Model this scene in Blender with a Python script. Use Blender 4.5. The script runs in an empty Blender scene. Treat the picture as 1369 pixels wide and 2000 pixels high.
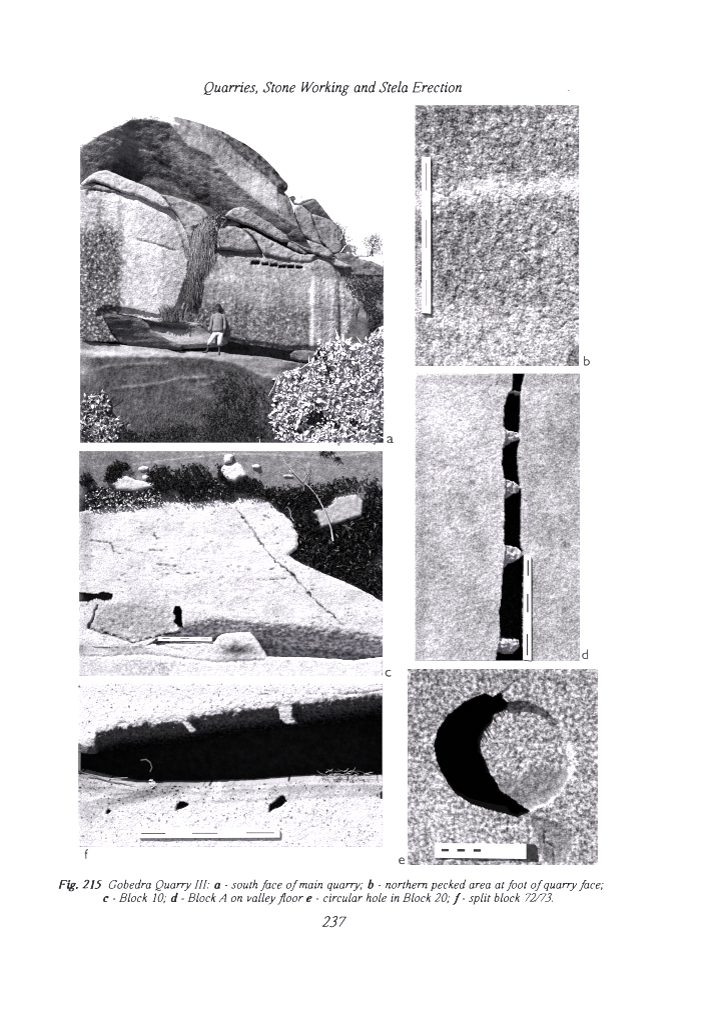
import bpy, bmesh, math, random
import numpy as np
from mathutils import Vector, Euler
from mathutils.geometry import delaunay_2d_cdt

# ---------------------------------------------------------------- camera, sky, sun, exposure
S = 0.018                       # metres per page unit (the standing person is 1.75 m)
PX0, PZ0 = 684.5, 2420.0        # page unit (x, y) -> world x, z ; depth d points out of the page
def W(x, y, d=0.0):
    return ((x - PX0) * S, -d * S, (PZ0 - y) * S)

scene = bpy.context.scene
col = scene.collection
cam_d = bpy.data.cameras.new('camera')
cam = bpy.data.objects.new('camera', cam_d); col.objects.link(cam)
DIST = 130.0
cam.location = (0, -DIST, (PZ0 - 1000) * S)
cam.rotation_euler = (math.radians(90), 0, 0)
cam_d.sensor_fit = 'VERTICAL'
cam_d.angle = 2 * math.atan(1000 * S / DIST)
cam_d.clip_start = 1.0
cam_d.clip_end = 3000
scene.camera = cam

PHI = math.radians(33)          # sun height above the page's plane
SX, SZ = -0.5, 0.866            # sun direction within the page's plane
sunv = Vector((SX * math.cos(PHI), -math.sin(PHI), SZ * math.cos(PHI))).normalized()
sl = bpy.data.lights.new('sun', 'SUN'); sl.energy = 4.6; sl.angle = math.radians(0.5); sl.color = (1, 0.975, 0.945)
so = bpy.data.objects.new('sun', sl); col.objects.link(so)
so.rotation_euler = sunv.to_track_quat('Z', 'Y').to_euler()
so.location = (-40, -60, 60)

world = bpy.data.worlds.new('World'); scene.world = world; world.use_nodes = True
wn = world.node_tree; bg = wn.nodes['Background']
sky = wn.nodes.new('ShaderNodeTexSky'); sky.sky_type = 'NISHITA'; sky.sun_disc = False
sky.sun_elevation = math.asin(sunv.z); sky.sun_rotation = math.atan2(sunv.x, sunv.y)
hs = wn.nodes.new('ShaderNodeHueSaturation'); hs.inputs['Saturation'].default_value = 0.3
wn.links.new(sky.outputs[0], hs.inputs['Color']); wn.links.new(hs.outputs[0], bg.inputs['Color'])
bg.inputs['Strength'].default_value = 0.05
vs = scene.view_settings
vs.view_transform = 'Standard'; vs.look = 'None'; vs.gamma = 1; vs.use_curve_mapping = False
vs.exposure = 1.1
scene.render.engine = 'CYCLES'
scene.cycles.use_denoising = False
scene.cycles.pixel_filter_type = 'BLACKMAN_HARRIS'; scene.cycles.filter_width = 1.1
scene.cycles.max_bounces = 4; scene.cycles.diffuse_bounces = 3
scene.render.film_transparent = False

random.seed(7); rng = np.random.default_rng(7)

# ---------------------------------------------------------------- numpy noise and shape helpers
_perm = rng.random((512, 512)) * 2 * np.pi
def gnoise(x, y, seed=0):
    x = np.asarray(x, float) + seed * 37.31; y = np.asarray(y, float) + seed * 17.77
    xi = np.floor(x).astype(int); yi = np.floor(y).astype(int); xf = x - xi; yf = y - yi
    def g(ix, iy, fx, fy):
        a = _perm[ix % 512, iy % 512]
        return np.cos(a) * fx + np.sin(a) * fy
    u = xf * xf * xf * (xf * (xf * 6 - 15) + 10); v = yf * yf * yf * (yf * (yf * 6 - 15) + 10)
    a = g(xi, yi, xf, yf); b = g(xi + 1, yi, xf - 1, yf); c = g(xi, yi + 1, xf, yf - 1); d = g(xi + 1, yi + 1, xf - 1, yf - 1)
    return ((a + (b - a) * u) * (1 - v) + (c + (d - c) * u) * v) * 1.4
def fbm(X, Y, size, octs=4, seed=0, ax=1.0, ay=1.0, gain=0.5):
    r = 0; amp = 1; f = 1.0 / size; tot = 0
    for o in range(octs):
        r = r + amp * gnoise(X * f / ax, Y * f / ay, seed + o * 3); tot += amp; amp *= gain; f *= 2.03
    return r / tot * 1.3
def sstep(a, b, v):
    t = np.clip((v - a) / (b - a), 0, 1); return t * t * (3 - 2 * t)
def interp(x, pts):
    p = sorted(pts); return np.interp(x, [q[0] for q in p], [q[1] for q in p])
def dline(X, Y, pts):
    best = np.full(np.shape(X), 1e9)
    for (x0, y0), (x1, y1) in zip(pts[:-1], pts[1:]):
        dx, dy = x1 - x0, y1 - y0; L = dx * dx + dy * dy + 1e-9
        t = np.clip(((X - x0) * dx + (Y - y0) * dy) / L, 0, 1)
        best = np.minimum(best, np.hypot(X - x0 - t * dx, Y - y0 - t * dy))
    return best
def crack(X, Y, pts, w=1.5, wob=2.0):
    ox = wob * gnoise(X / 9, Y / 9, 31); oy = wob * gnoise(X / 9, Y / 9, 47)
    return np.exp(-(dline(X + ox, Y + oy, pts) / w) ** 2)
def inside(X, Y, poly):
    c = np.zeros(np.shape(X), bool); n = len(poly)
    for i in range(n):
        x0, y0 = poly[i]; x1, y1 = poly[(i + 1) % n]
        if y0 == y1: continue
        k = ((y0 > Y) != (y1 > Y)) & (X < (x1 - x0) * (Y - y0) / (y1 - y0) + x0)
        c ^= k
    return c
def sdist(X, Y, poly):
    d = dline(X, Y, list(poly) + [poly[0]])
    return np.where(inside(X, Y, poly), d, -d)
def blob(X, Y, cx, cy, rx, ry, ang=0):
    a = math.radians(ang); u = (X - cx) * math.cos(a) + (Y - cy) * math.sin(a); v = -(X - cx) * math.sin(a) + (Y - cy) * math.cos(a)
    return np.exp(-((u / rx) ** 2 + (v / ry) ** 2))

# ---------------------------------------------------------------- materials (grey stone, leaf, paint: all procedural)
KALB = 0.55
TINT = (0.965, 0.945, 1.03)
_m = {}
def stone(name, amp=0.2, grain=4.0, amp2=0.1, grain2=14.0, bump=0.4, rough=0.9, streak=1.0):
    if name in _m: return _m[name]
    m = bpy.data.materials.new(name); m.use_nodes = True; nt = m.node_tree; nd = nt.nodes; lk = nt.links
    b = nd['Principled BSDF']; b.inputs['Roughness'].default_value = rough
    b.inputs['Specular IOR Level'].default_value = 0.05
    at = nd.new('ShaderNodeAttribute'); at.attribute_name = 'tone'
    ge = nd.new('ShaderNodeNewGeometry')
    mp = nd.new('ShaderNodeMapping'); mp.inputs['Scale'].default_value = (1.0, 1.0, streak)
    lk.new(ge.outputs['Position'], mp.inputs['Vector'])
    def noise(g, det):
        n = nd.new('ShaderNodeTexNoise'); n.inputs['Scale'].default_value = 1.0 / (g * S); n.inputs['Detail'].default_value = det
        lk.new(mp.outputs['Vector'], n.inputs['Vector']); return n
    n1 = noise(grain, 2.0); n2 = noise(grain2, 3.0)
    def mad(src, k):
        q = nd.new('ShaderNodeMath'); q.operation = 'MULTIPLY_ADD'; q.inputs[1].default_value = k; q.inputs[2].default_value = -k * 0.5
        lk.new(src, q.inputs[0]); return q
    a1 = mad(n1.outputs['Fac'], amp * 4); a2 = mad(n2.outputs['Fac'], amp2 * 4)
    s1 = nd.new('ShaderNodeMath'); s1.operation = 'ADD'; lk.new(a1.outputs[0], s1.inputs[0]); lk.new(a2.outputs[0], s1.inputs[1])
    s2 = nd.new('ShaderNodeMath'); s2.operation = 'ADD'; s2.use_clamp = True; lk.new(s1.outputs[0], s2.inputs[0]); lk.new(at.outputs['Fac'], s2.inputs[1])
    mx = nd.new('ShaderNodeMath'); mx.operation = 'MAXIMUM'; mx.inputs[1].default_value = 0.04; lk.new(s2.outputs[0], mx.inputs[0])
    pw = nd.new('ShaderNodeMath'); pw.operation = 'POWER'; pw.inputs[1].default_value = 2.2; lk.new(mx.outputs[0], pw.inputs[0])
    vm = nd.new('ShaderNodeVectorMath'); vm.operation = 'SCALE'; vm.inputs[0].default_value = tuple(KALB * t for t in TINT)
    lk.new(pw.outputs[0], vm.inputs['Scale']); lk.new(vm.outputs[0], b.inputs['Base Color'])
    if bump:
        bp = nd.new('ShaderNodeBump'); bp.inputs['Strength'].default_value = min(1, bump * 1.5); bp.inputs['Distance'].default_value = grain * S * 0.6
        lk.new(n1.outputs['Fac'], bp.inputs['Height']); lk.new(bp.outputs[0], b.inputs['Normal'])
    _m[name] = m; return m
def paint(name, v, var=0.03, grain=6, rough=0.6, alb=None):
    if name in _m: return _m[name]
    m = bpy.data.materials.new(name); m.use_nodes = True; nt = m.node_tree; nd = nt.nodes; lk = nt.links
    b = nd['Principled BSDF']; b.inputs['Roughness'].default_value = rough; b.inputs['Specular IOR Level'].default_value = 0.2
    n = nd.new('ShaderNodeTexNoise'); n.inputs['Scale'].default_value = 1 / (grain * S); n.inputs['Detail'].default_value = 3
    ge = nd.new('ShaderNodeNewGeometry'); lk.new(ge.outputs['Position'], n.inputs['Vector'])
    r = nd.new('ShaderNodeValToRGB'); lk.new(n.outputs['Fac'], r.inputs['Fac'])
    lo, hi = (max(0, v - var) ** 2.2 * KALB, (v + var) ** 2.2 * KALB) if alb is None else (alb * 0.97, alb * 1.0)
    r.color_ramp.elements[0].position = 0.3; r.color_ramp.elements[1].position = 0.7
    r.color_ramp.elements[0].color = tuple(lo * t for t in TINT) + (1,); r.color_ramp.elements[1].color = tuple(hi * t for t in TINT) + (1,)
    lk.new(r.outputs['Color'], b.inputs['Base Color'])
    _m[name] = m; return m

# ---------------------------------------------------------------- object helpers
def tag(o, label=None, cat=None, group=None, kind=None):
    if label: o['label'] = label
    if cat: o['category'] = cat
    if group: o['group'] = group
    if kind: o['kind'] = kind
    return o
def link(name, me, mat, parent=None):
    o = bpy.data.objects.new(name, me); col.objects.link(o)
    if mat and not me.materials: me.materials.append(mat)
    if parent: o.parent = parent; o.matrix_parent_inverse = parent.matrix_world.inverted()
    return o
def empty(name, x, y, d):
    o = bpy.data.objects.new(name, None); col.objects.link(o); o.location = W(x, y, d); o.empty_display_size = 0.2
    bpy.context.view_layer.update(); return o
def mesh_np(name, V, F, tone=None, smooth=True):
    me = bpy.data.meshes.new(name)
    me.from_pydata([tuple(v) for v in V], [], F if isinstance(F, list) else F.tolist())
    if tone is not None:
        a = me.attributes.new('tone', 'FLOAT', 'POINT'); a.data.foreach_set('value', np.asarray(tone, np.float32))
    if smooth: me.polygons.foreach_set('use_smooth', np.ones(len(me.polygons), bool))
    me.update(); return me
def WV(X, Y, D):
    return np.stack([(X - PX0) * S, -D * S, (PZ0 - Y) * S], 1)

def sheet(name, x0, x1, y0, y1, dfun, tfun, mat, step=2.0, back=-8, parent=None):
    """rectangular relief of stone, closed by walls down to `back`"""
    nx = int(round((x1 - x0) / step)) + 1; ny = int(round((y1 - y0) / step)) + 1
    X, Y = np.meshgrid(np.linspace(x0, x1, nx), np.linspace(y0, y1, ny))
    D = dfun(X, Y); T = tfun(X, Y) * np.ones_like(X)
    k = sstep(0, 26, np.minimum(X - x0, Y - y0)); D = np.where(D > -25, D * k - .3 * (1 - k), D)     # the stone meets the page's edge flush
    V = WV(X.ravel(), Y.ravel(), D.ravel()); tone = T.ravel()
    i = np.arange(nx * ny).reshape(ny, nx)
    F = np.stack([i[:-1, :-1], i[1:, :-1], i[1:, 1:], i[:-1, 1:]], -1).reshape(-1, 4)
    loop = np.concatenate([i[0, :], i[1:, -1], i[-1, -2::-1], i[-2:0:-1, 0]])
    n = len(V); VB = V[loop].copy(); VB[:, 1] = -back * S
    V = np.concatenate([V, VB]); tone = np.concatenate([tone, tone[loop]])
    k = np.arange(len(loop)); k2 = (k + 1) % len(loop)
    F = np.concatenate([F, np.stack([loop[k], loop[k2], n + k2, n + k], 1)])
    return link(name, mesh_np(name, V, F, tone), mat, parent)

def rock(name, poly, dfun, tfun, mat, step=3.0, back=-60, jit=1.2, parent=None, clip=None, seed=0, flush=True):
    """stone with an outline given in page units; dfun(X, Y, e) is its surface, e = distance from the outline"""
    P = []
    n = len(poly)
    for i in range(n):
        (x0, y0), (x1, y1) = poly[i], poly[(i + 1) % n]
        L = math.hypot(x1 - x0, y1 - y0); k = max(1, int(L / step))
        for j in range(k):
            P.append((x0 + (x1 - x0) * j / k, y0 + (y1 - y0) * j / k))
    P = np.array(P)
    if jit:
        P[:, 0] += jit * fbm(P[:, 0], P[:, 1], 14, 3, 5 + seed); P[:, 1] += jit * fbm(P[:, 0], P[:, 1], 14, 3, 9 + seed)
    if clip:
        P[:, 0] = np.clip(P[:, 0], clip[0], clip[1]); P[:, 1] = np.clip(P[:, 1], clip[2], clip[3])
    pl = [tuple(p) for p in P]
    gx, gy = np.meshgrid(np.arange(P[:, 0].min(), P[:, 0].max(), step), np.arange(P[:, 1].min(), P[:, 1].max(), step))
    gx = gx + (np.arange(gx.shape[0])[:, None] % 2) * step * 0.5
    gx = gx.ravel() + rng.uniform(-.2, .2, gx.size) * step; gy = gy.ravel() + rng.uniform(-.2, .2, gy.size) * step
    k = inside(gx, gy, pl); gx, gy = gx[k], gy[k]
    e = dline(gx, gy, pl + [pl[0]]); k = e > step * 0.55; gx, gy, e = gx[k], gy[k], e[k]
    ebd = np.zeros(len(P))
    if clip:                      # edges cut by the picture's frame do not count as the stone's own edge
        onb = [(abs(p[0] - clip[0]) < 3.6) | (abs(p[0] - clip[1]) < 3.6) << 1 | (abs(p[1] - clip[2]) < 3.6) << 2 | (abs(p[1] - clip[3]) < 3.6) << 3 for p in pl]
        segs = [(pl[i], pl[(i + 1) % len(pl)]) for i in range(len(pl)) if not (onb[i] & onb[(i + 1) % len(pl)])]
        if segs and len(segs) < len(pl):
            e = np.full(len(gx), 1e9); ebd = np.full(len(P), 1e9)
            for q in segs: e = np.minimum(e, dline(gx, gy, list(q))); ebd = np.minimum(ebd, dline(P[:, 0], P[:, 1], list(q)))
    nb = len(P)
    pts = [Vector(p) for p in pl] + [Vector((a, b)) for a, b in zip(gx, gy)]
    edges = [(i, (i + 1) % nb) for i in range(nb)]
    ov, oe, of, orig, _, _ = delaunay_2d_cdt(pts, edges, [], 1, 1e-5)
    X = np.array([v.x for v in ov]); Y = np.array([v.y for v in ov])
    src = np.array([o[0] if o else -1 for o in orig])
    E = np.zeros(len(X)); msk = src >= nb; E[msk] = e[src[msk] - nb]; mb = (src >= 0) & (src < nb); E[mb] = ebd[src[mb]]
    D = dfun(X, Y, E); T = tfun(X, Y) * np.ones_like(X)
    if clip and flush:
        k = sstep(0, 30, np.minimum(X - clip[0], Y - clip[2])); D = np.where(D > -30, D * k - .3 * (1 - k), D)
    V = WV(X, Y, D)
    F = [list(f)[::-1] if True else list(f) for f in of]
    # make sure faces look out of the page
    if F:
        a, b_, c = (Vector((X[q], Y[q])) for q in F[0][:3])
        if (b_ - a).cross(c - a) > 0: F = [f[::-1] for f in F]
    bnd = [i for i in range(len(X)) if 0 <= src[i] < nb]
    pos = {src[i]: i for i in bnd}
    n0 = len(V); bl = [pos[i] for i in range(nb) if i in pos]
    VB = V[bl].copy(); VB[:, 1] = np.maximum(VB[:, 1], -back * S)
    V = np.concatenate([V, VB]); T = np.concatenate([T, T[bl]])
    m_ = len(bl)
    for q in range(m_):
        r = (q + 1) % m_
        F.append([bl[q], bl[r], n0 + r, n0 + q])
    return link(name, mesh_np(name, V, F, T), mat, parent)
def rnd(e, w, h):                 # rounded edge: rises from 0 to h over w
    t = np.clip(e / w, 0, 1); return h * np.sqrt(np.clip(1 - (1 - t) ** 2, 0, 1))

def tube(pts, r0, r1=None, sides=5):
    """list of (x,y,d) -> verts, faces of a tapered stem"""
    if r1 is None: r1 = r0
    p = [Vector(W(*q)) for q in pts]; V = []; F = []
    for i, q in enumerate(p):
        t = (p[min(i + 1, len(p) - 1)] - p[max(i - 1, 0)]).normalized()
        a = t.cross(Vector((0, 1, 0)));
        if a.length < 1e-3: a = t.cross(Vector((1, 0, 0)))
        a.normalize(); b = t.cross(a); r = (r0 + (r1 - r0) * i / max(1, len(p) - 1)) * S
        for k in range(sides):
            g = 2 * math.pi * k / sides; V.append(q + a * (r * math.cos(g)) + b * (r * math.sin(g)))
    for i in range(len(p) - 1):
        for k in range(sides):
            k2 = (k + 1) % sides; F.append([i * sides + k, i * sides + k2, (i + 1) * sides + k2, (i + 1) * sides + k])
    F.append(list(range(sides))); F.append([(len(p) - 1) * sides + k for k in range(sides)][::-1])
    return V, F
def tubes(name, items, mat, parent=None, tone=None):
    V, F, T = [], [], []
    for it in items:
        v, f = tube(*it[:3]); o = len(V); V += v; F += [[q + o for q in g] for g in f]
        T += [(it[3] if len(it) > 3 else 0.5)] * len(v)
    return link(name, mesh_np(name, V, F, T), mat, parent)

def leaves(name, poly, n, size, drange, tones, mat, parent, clumps=0, asp=0.45, droop=0.3, clump_r=14, clip=None):
    """a crown of small folded leaves filling the outline, deeper in the middle"""
    r = random.Random(sum(map(ord, name)) + int(poly[0][0]) * 7 + int(poly[0][1]))
    xs = [p[0] for p in poly]; ys = [p[1] for p in poly]
    pts = []
    cl = []
    while len(cl) < max(clumps, 1):
        x, y = r.uniform(min(xs), max(xs)), r.uniform(min(ys), max(ys))
        if inside(np.array([x]), np.array([y]), poly)[0]: cl.append((x, y, r.uniform(*drange), r.random()))
    V, F, T = [], [], []
    tries = 0; cand = []
    while len(cand) < n and tries < 60:
        tries += 1
        if clumps:
            c = [cl[r.randrange(len(cl))] for _ in range(n)]
            q = np.array([(a[0] + r.gauss(0, clump_r), a[1] + r.gauss(0, clump_r), a[2] + r.gauss(0, 5), a[3]) for a in c])
        else:
            q = np.array([(r.uniform(min(xs), max(xs)), r.uniform(min(ys), max(ys)), r.uniform(*drange), r.random()) for _ in range(n)])
        k = inside(q[:, 0], q[:, 1], poly); cand += [tuple(a) for a in q[k]]
    for (x, y, d, ct) in cand[:n]:
        d = min(max(d, drange[0]), drange[1])
        if clip and (x > clip[2] - 14 or y > clip[3] - 14): d = min(d, -4)
        L = size * (0.4 + 1.0 * r.random() ** 1.6); wd = L * asp * r.uniform(0.8, 1.2)
        az = r.uniform(0, 2 * math.pi); el = r.uniform(-0.9, 0.9)
        t = Vector((math.cos(az) * math.cos(el), math.sin(az) * math.cos(el) - droop, math.sin(el))).normalized()   # x, up, out
        nrm = Vector((r.uniform(-.9, .4), r.uniform(-.1, 1.1), r.uniform(.3, 1))).normalized()     # leaves turn towards the light
        sd = t.cross(nrm)
        if sd.length < 1e-3: continue
        sd.normalize(); nn = sd.cross(t)
        tn = (tones[0] + (tones[1] - tones[0]) * min(1, max(0, 0.55 * ct + 0.45 * r.random() + r.gauss(0, .12))))
        if len(tones) > 2: tn = tones[2] if r.random() < tones[3] * 2 * ct else tn
        o = len(V)
        for (a, b, c) in ((0, 0, 0), (.22, .75, .10), (.55, 1, .14), (.85, .5, .05), (1, 0, -.12), (.85, -.5, .05), (.55, -1, .14), (.22, -.75, .10)):
            p = t * (a * L) + sd * (b * wd * .5) + nn * (c * L)
            lx, ly = x + p.x, y - p.y
            if clip: lx = min(max(lx, clip[0]), clip[2]); ly = min(max(ly, clip[1]), clip[3])
            V.append(W(lx, ly, d + p.z)); T.append(tn)
        F += [[o, o + 1, o + 2], [o, o + 2, o + 4], [o + 2, o + 3, o + 4], [o, o + 4, o + 6], [o + 4, o + 5, o + 6], [o, o + 6, o + 7]]
    return link(name, mesh_np(name, V, F, T, smooth=False), mat, parent)
def blades(name, spots, mat, parent, seed=1):
    """spots: (x, y, d, length, lean, width, tone) grass blades bending over"""
    V, F, T = [], [], []; r = random.Random(seed)
    for (x, y, d, L, lean, wd, tn) in spots:
        o = len(V); out = r.uniform(0, .5)
        for i in range(5):
            t = i / 4; w = wd * (1 - t) * .5 + .12
            px = x + lean * L * t * t; py = y - L * t * (1 - 0.25 * t * abs(lean)); pd = d + out * L * t * t * .5
            V += [W(px - w, py, pd), W(px + w, py, pd + .3)]; T += [tn, tn]
        for i in range(4): F.append([o + 2 * i, o + 2 * i + 1, o + 2 * i + 3, o + 2 * i + 2])
    return link(name, mesh_np(name, V, F, T, smooth=False), mat, parent)

def slab_poly(name, poly, d0, d1, mat, parent=None):
    """flat plate with an outline, from depth d0 (back) to d1 (front)"""
    n = len(poly); V = [W(x, y, d1) for x, y in poly] + [W(x, y, d0) for x, y in poly]
    F = [list(range(n))[::-1], list(range(n, 2 * n))] + [[i, (i + 1) % n, n + (i + 1) % n, n + i] for i in range(n)]
    me = mesh_np(name, V, F, smooth=False)
    bm = bmesh.new(); bm.from_mesh(me); bmesh.ops.recalc_face_normals(bm, faces=bm.faces); bm.to_mesh(me); bm.free()
    return link(name, me, mat, parent)

# ---------------------------------------------------------------- ground and page
M_PAPER = paint('page_paper', 0, grain=40, rough=0.8, alb=0.86)
M_INK = paint('printing_ink', 0.12, var=0.05, grain=5, rough=0.8)
M_GROUND = paint('ground_earth', 0.4, var=0.06, grain=60, rough=0.95)
g = mesh_np('ground', [(-1500, -1500, 0), (1500, -1500, 0), (1500, 1500, 0), (-1500, 1500, 0)], [[0, 1, 2, 3]], smooth=False)
tag(link('ground', g, M_GROUND), kind='structure')

RA = (157, 205, 750, 865); RB = (810, 205, 1131, 715); RC = (155, 880, 748, 1320)
RD = (810, 729, 1132, 1291); RE = (795, 1306, 1167, 1690); RF = (153, 1334, 747, 1655)
def build_page():
    holes = [RA, RB, RC, RD, RE, RF]
    xs = sorted({-420, 1789} | {h[0] for h in holes} | {h[2] for h in holes})
    ys = sorted({-420, 2418} | {h[1] for h in holes} | {h[3] for h in holes})
    V, F, idx = [], [], {}
    def v(x, y, d):
        k = (x, y, d)
        if k not in idx: idx[k] = len(V); V.append(W(x, y, d))
        return idx[k]
    nx, ny = len(xs) - 1, len(ys) - 1
    solid = lambda i, j: 0 <= i < nx and 0 <= j < ny and not any(h[0] <= xs[i] and xs[i + 1] <= h[2] and h[1] <= ys[j] and ys[j + 1] <= h[3] for h in holes)
    T = -3
    for i in range(nx):
        for j in range(ny):
            if not solid(i, j): continue
            a, b, c, d = (xs[i], ys[j]), (xs[i + 1], ys[j]), (xs[i + 1], ys[j + 1]), (xs[i], ys[j + 1])
            F.append([v(*d, 0), v(*c, 0), v(*b, 0), v(*a, 0)]); F.append([v(*a, T), v(*b, T), v(*c, T), v(*d, T)])
            for (p, q, di, dj) in ((a, b, 0, -1), (b, c, 1, 0), (c, d, 0, 1), (d, a, -1, 0)):
                if not solid(i + di, j + dj): F.append([v(*p, 0), v(*q, 0), v(*q, T), v(*p, T)])
    return link('book_page', mesh_np('book_page', V, F, smooth=False), M_PAPER)
page = tag(build_page(), 'white book page with six pictures of rocks and a printed caption', 'page')

# ---- lettering: every glyph is drawn as pen strokes, thick going down and thin going across
def EL(cx, cy, rx, ry, a0=0, a1=360, n=18):
    n = max(6, int(n * abs(a1 - a0) / 360) + 1)
    return [(cx + rx * math.cos(math.radians(a0 + (a1 - a0) * i / n)), cy + ry * math.sin(math.radians(a0 + (a1 - a0) * i / n))) for i in range(n + 1)]
def CR(*p):
    p = list(p); q = [p[0]] + p + [p[-1]]; out = []
    for i in range(1, len(q) - 2):
        for k in range(5):
            t = k / 5; f = lambda a, b, c, d: .5 * ((2 * b) + (-a + c) * t + (2 * a - 5 * b + 4 * c - d) * t * t + (-a + 3 * b - 3 * c + d) * t ** 3)
            out.append((f(q[i - 1][0], q[i][0], q[i + 1][0], q[i + 2][0]), f(q[i - 1][1], q[i][1], q[i + 1][1], q[i + 2][1])))
    return out + [p[-1]]
def PL(*p): return list(p)
XH = .43
dot = lambda x, y: ('dot', x, y)
bowl = lambda cx=.215: EL(cx, .213, .145, .222)
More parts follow.
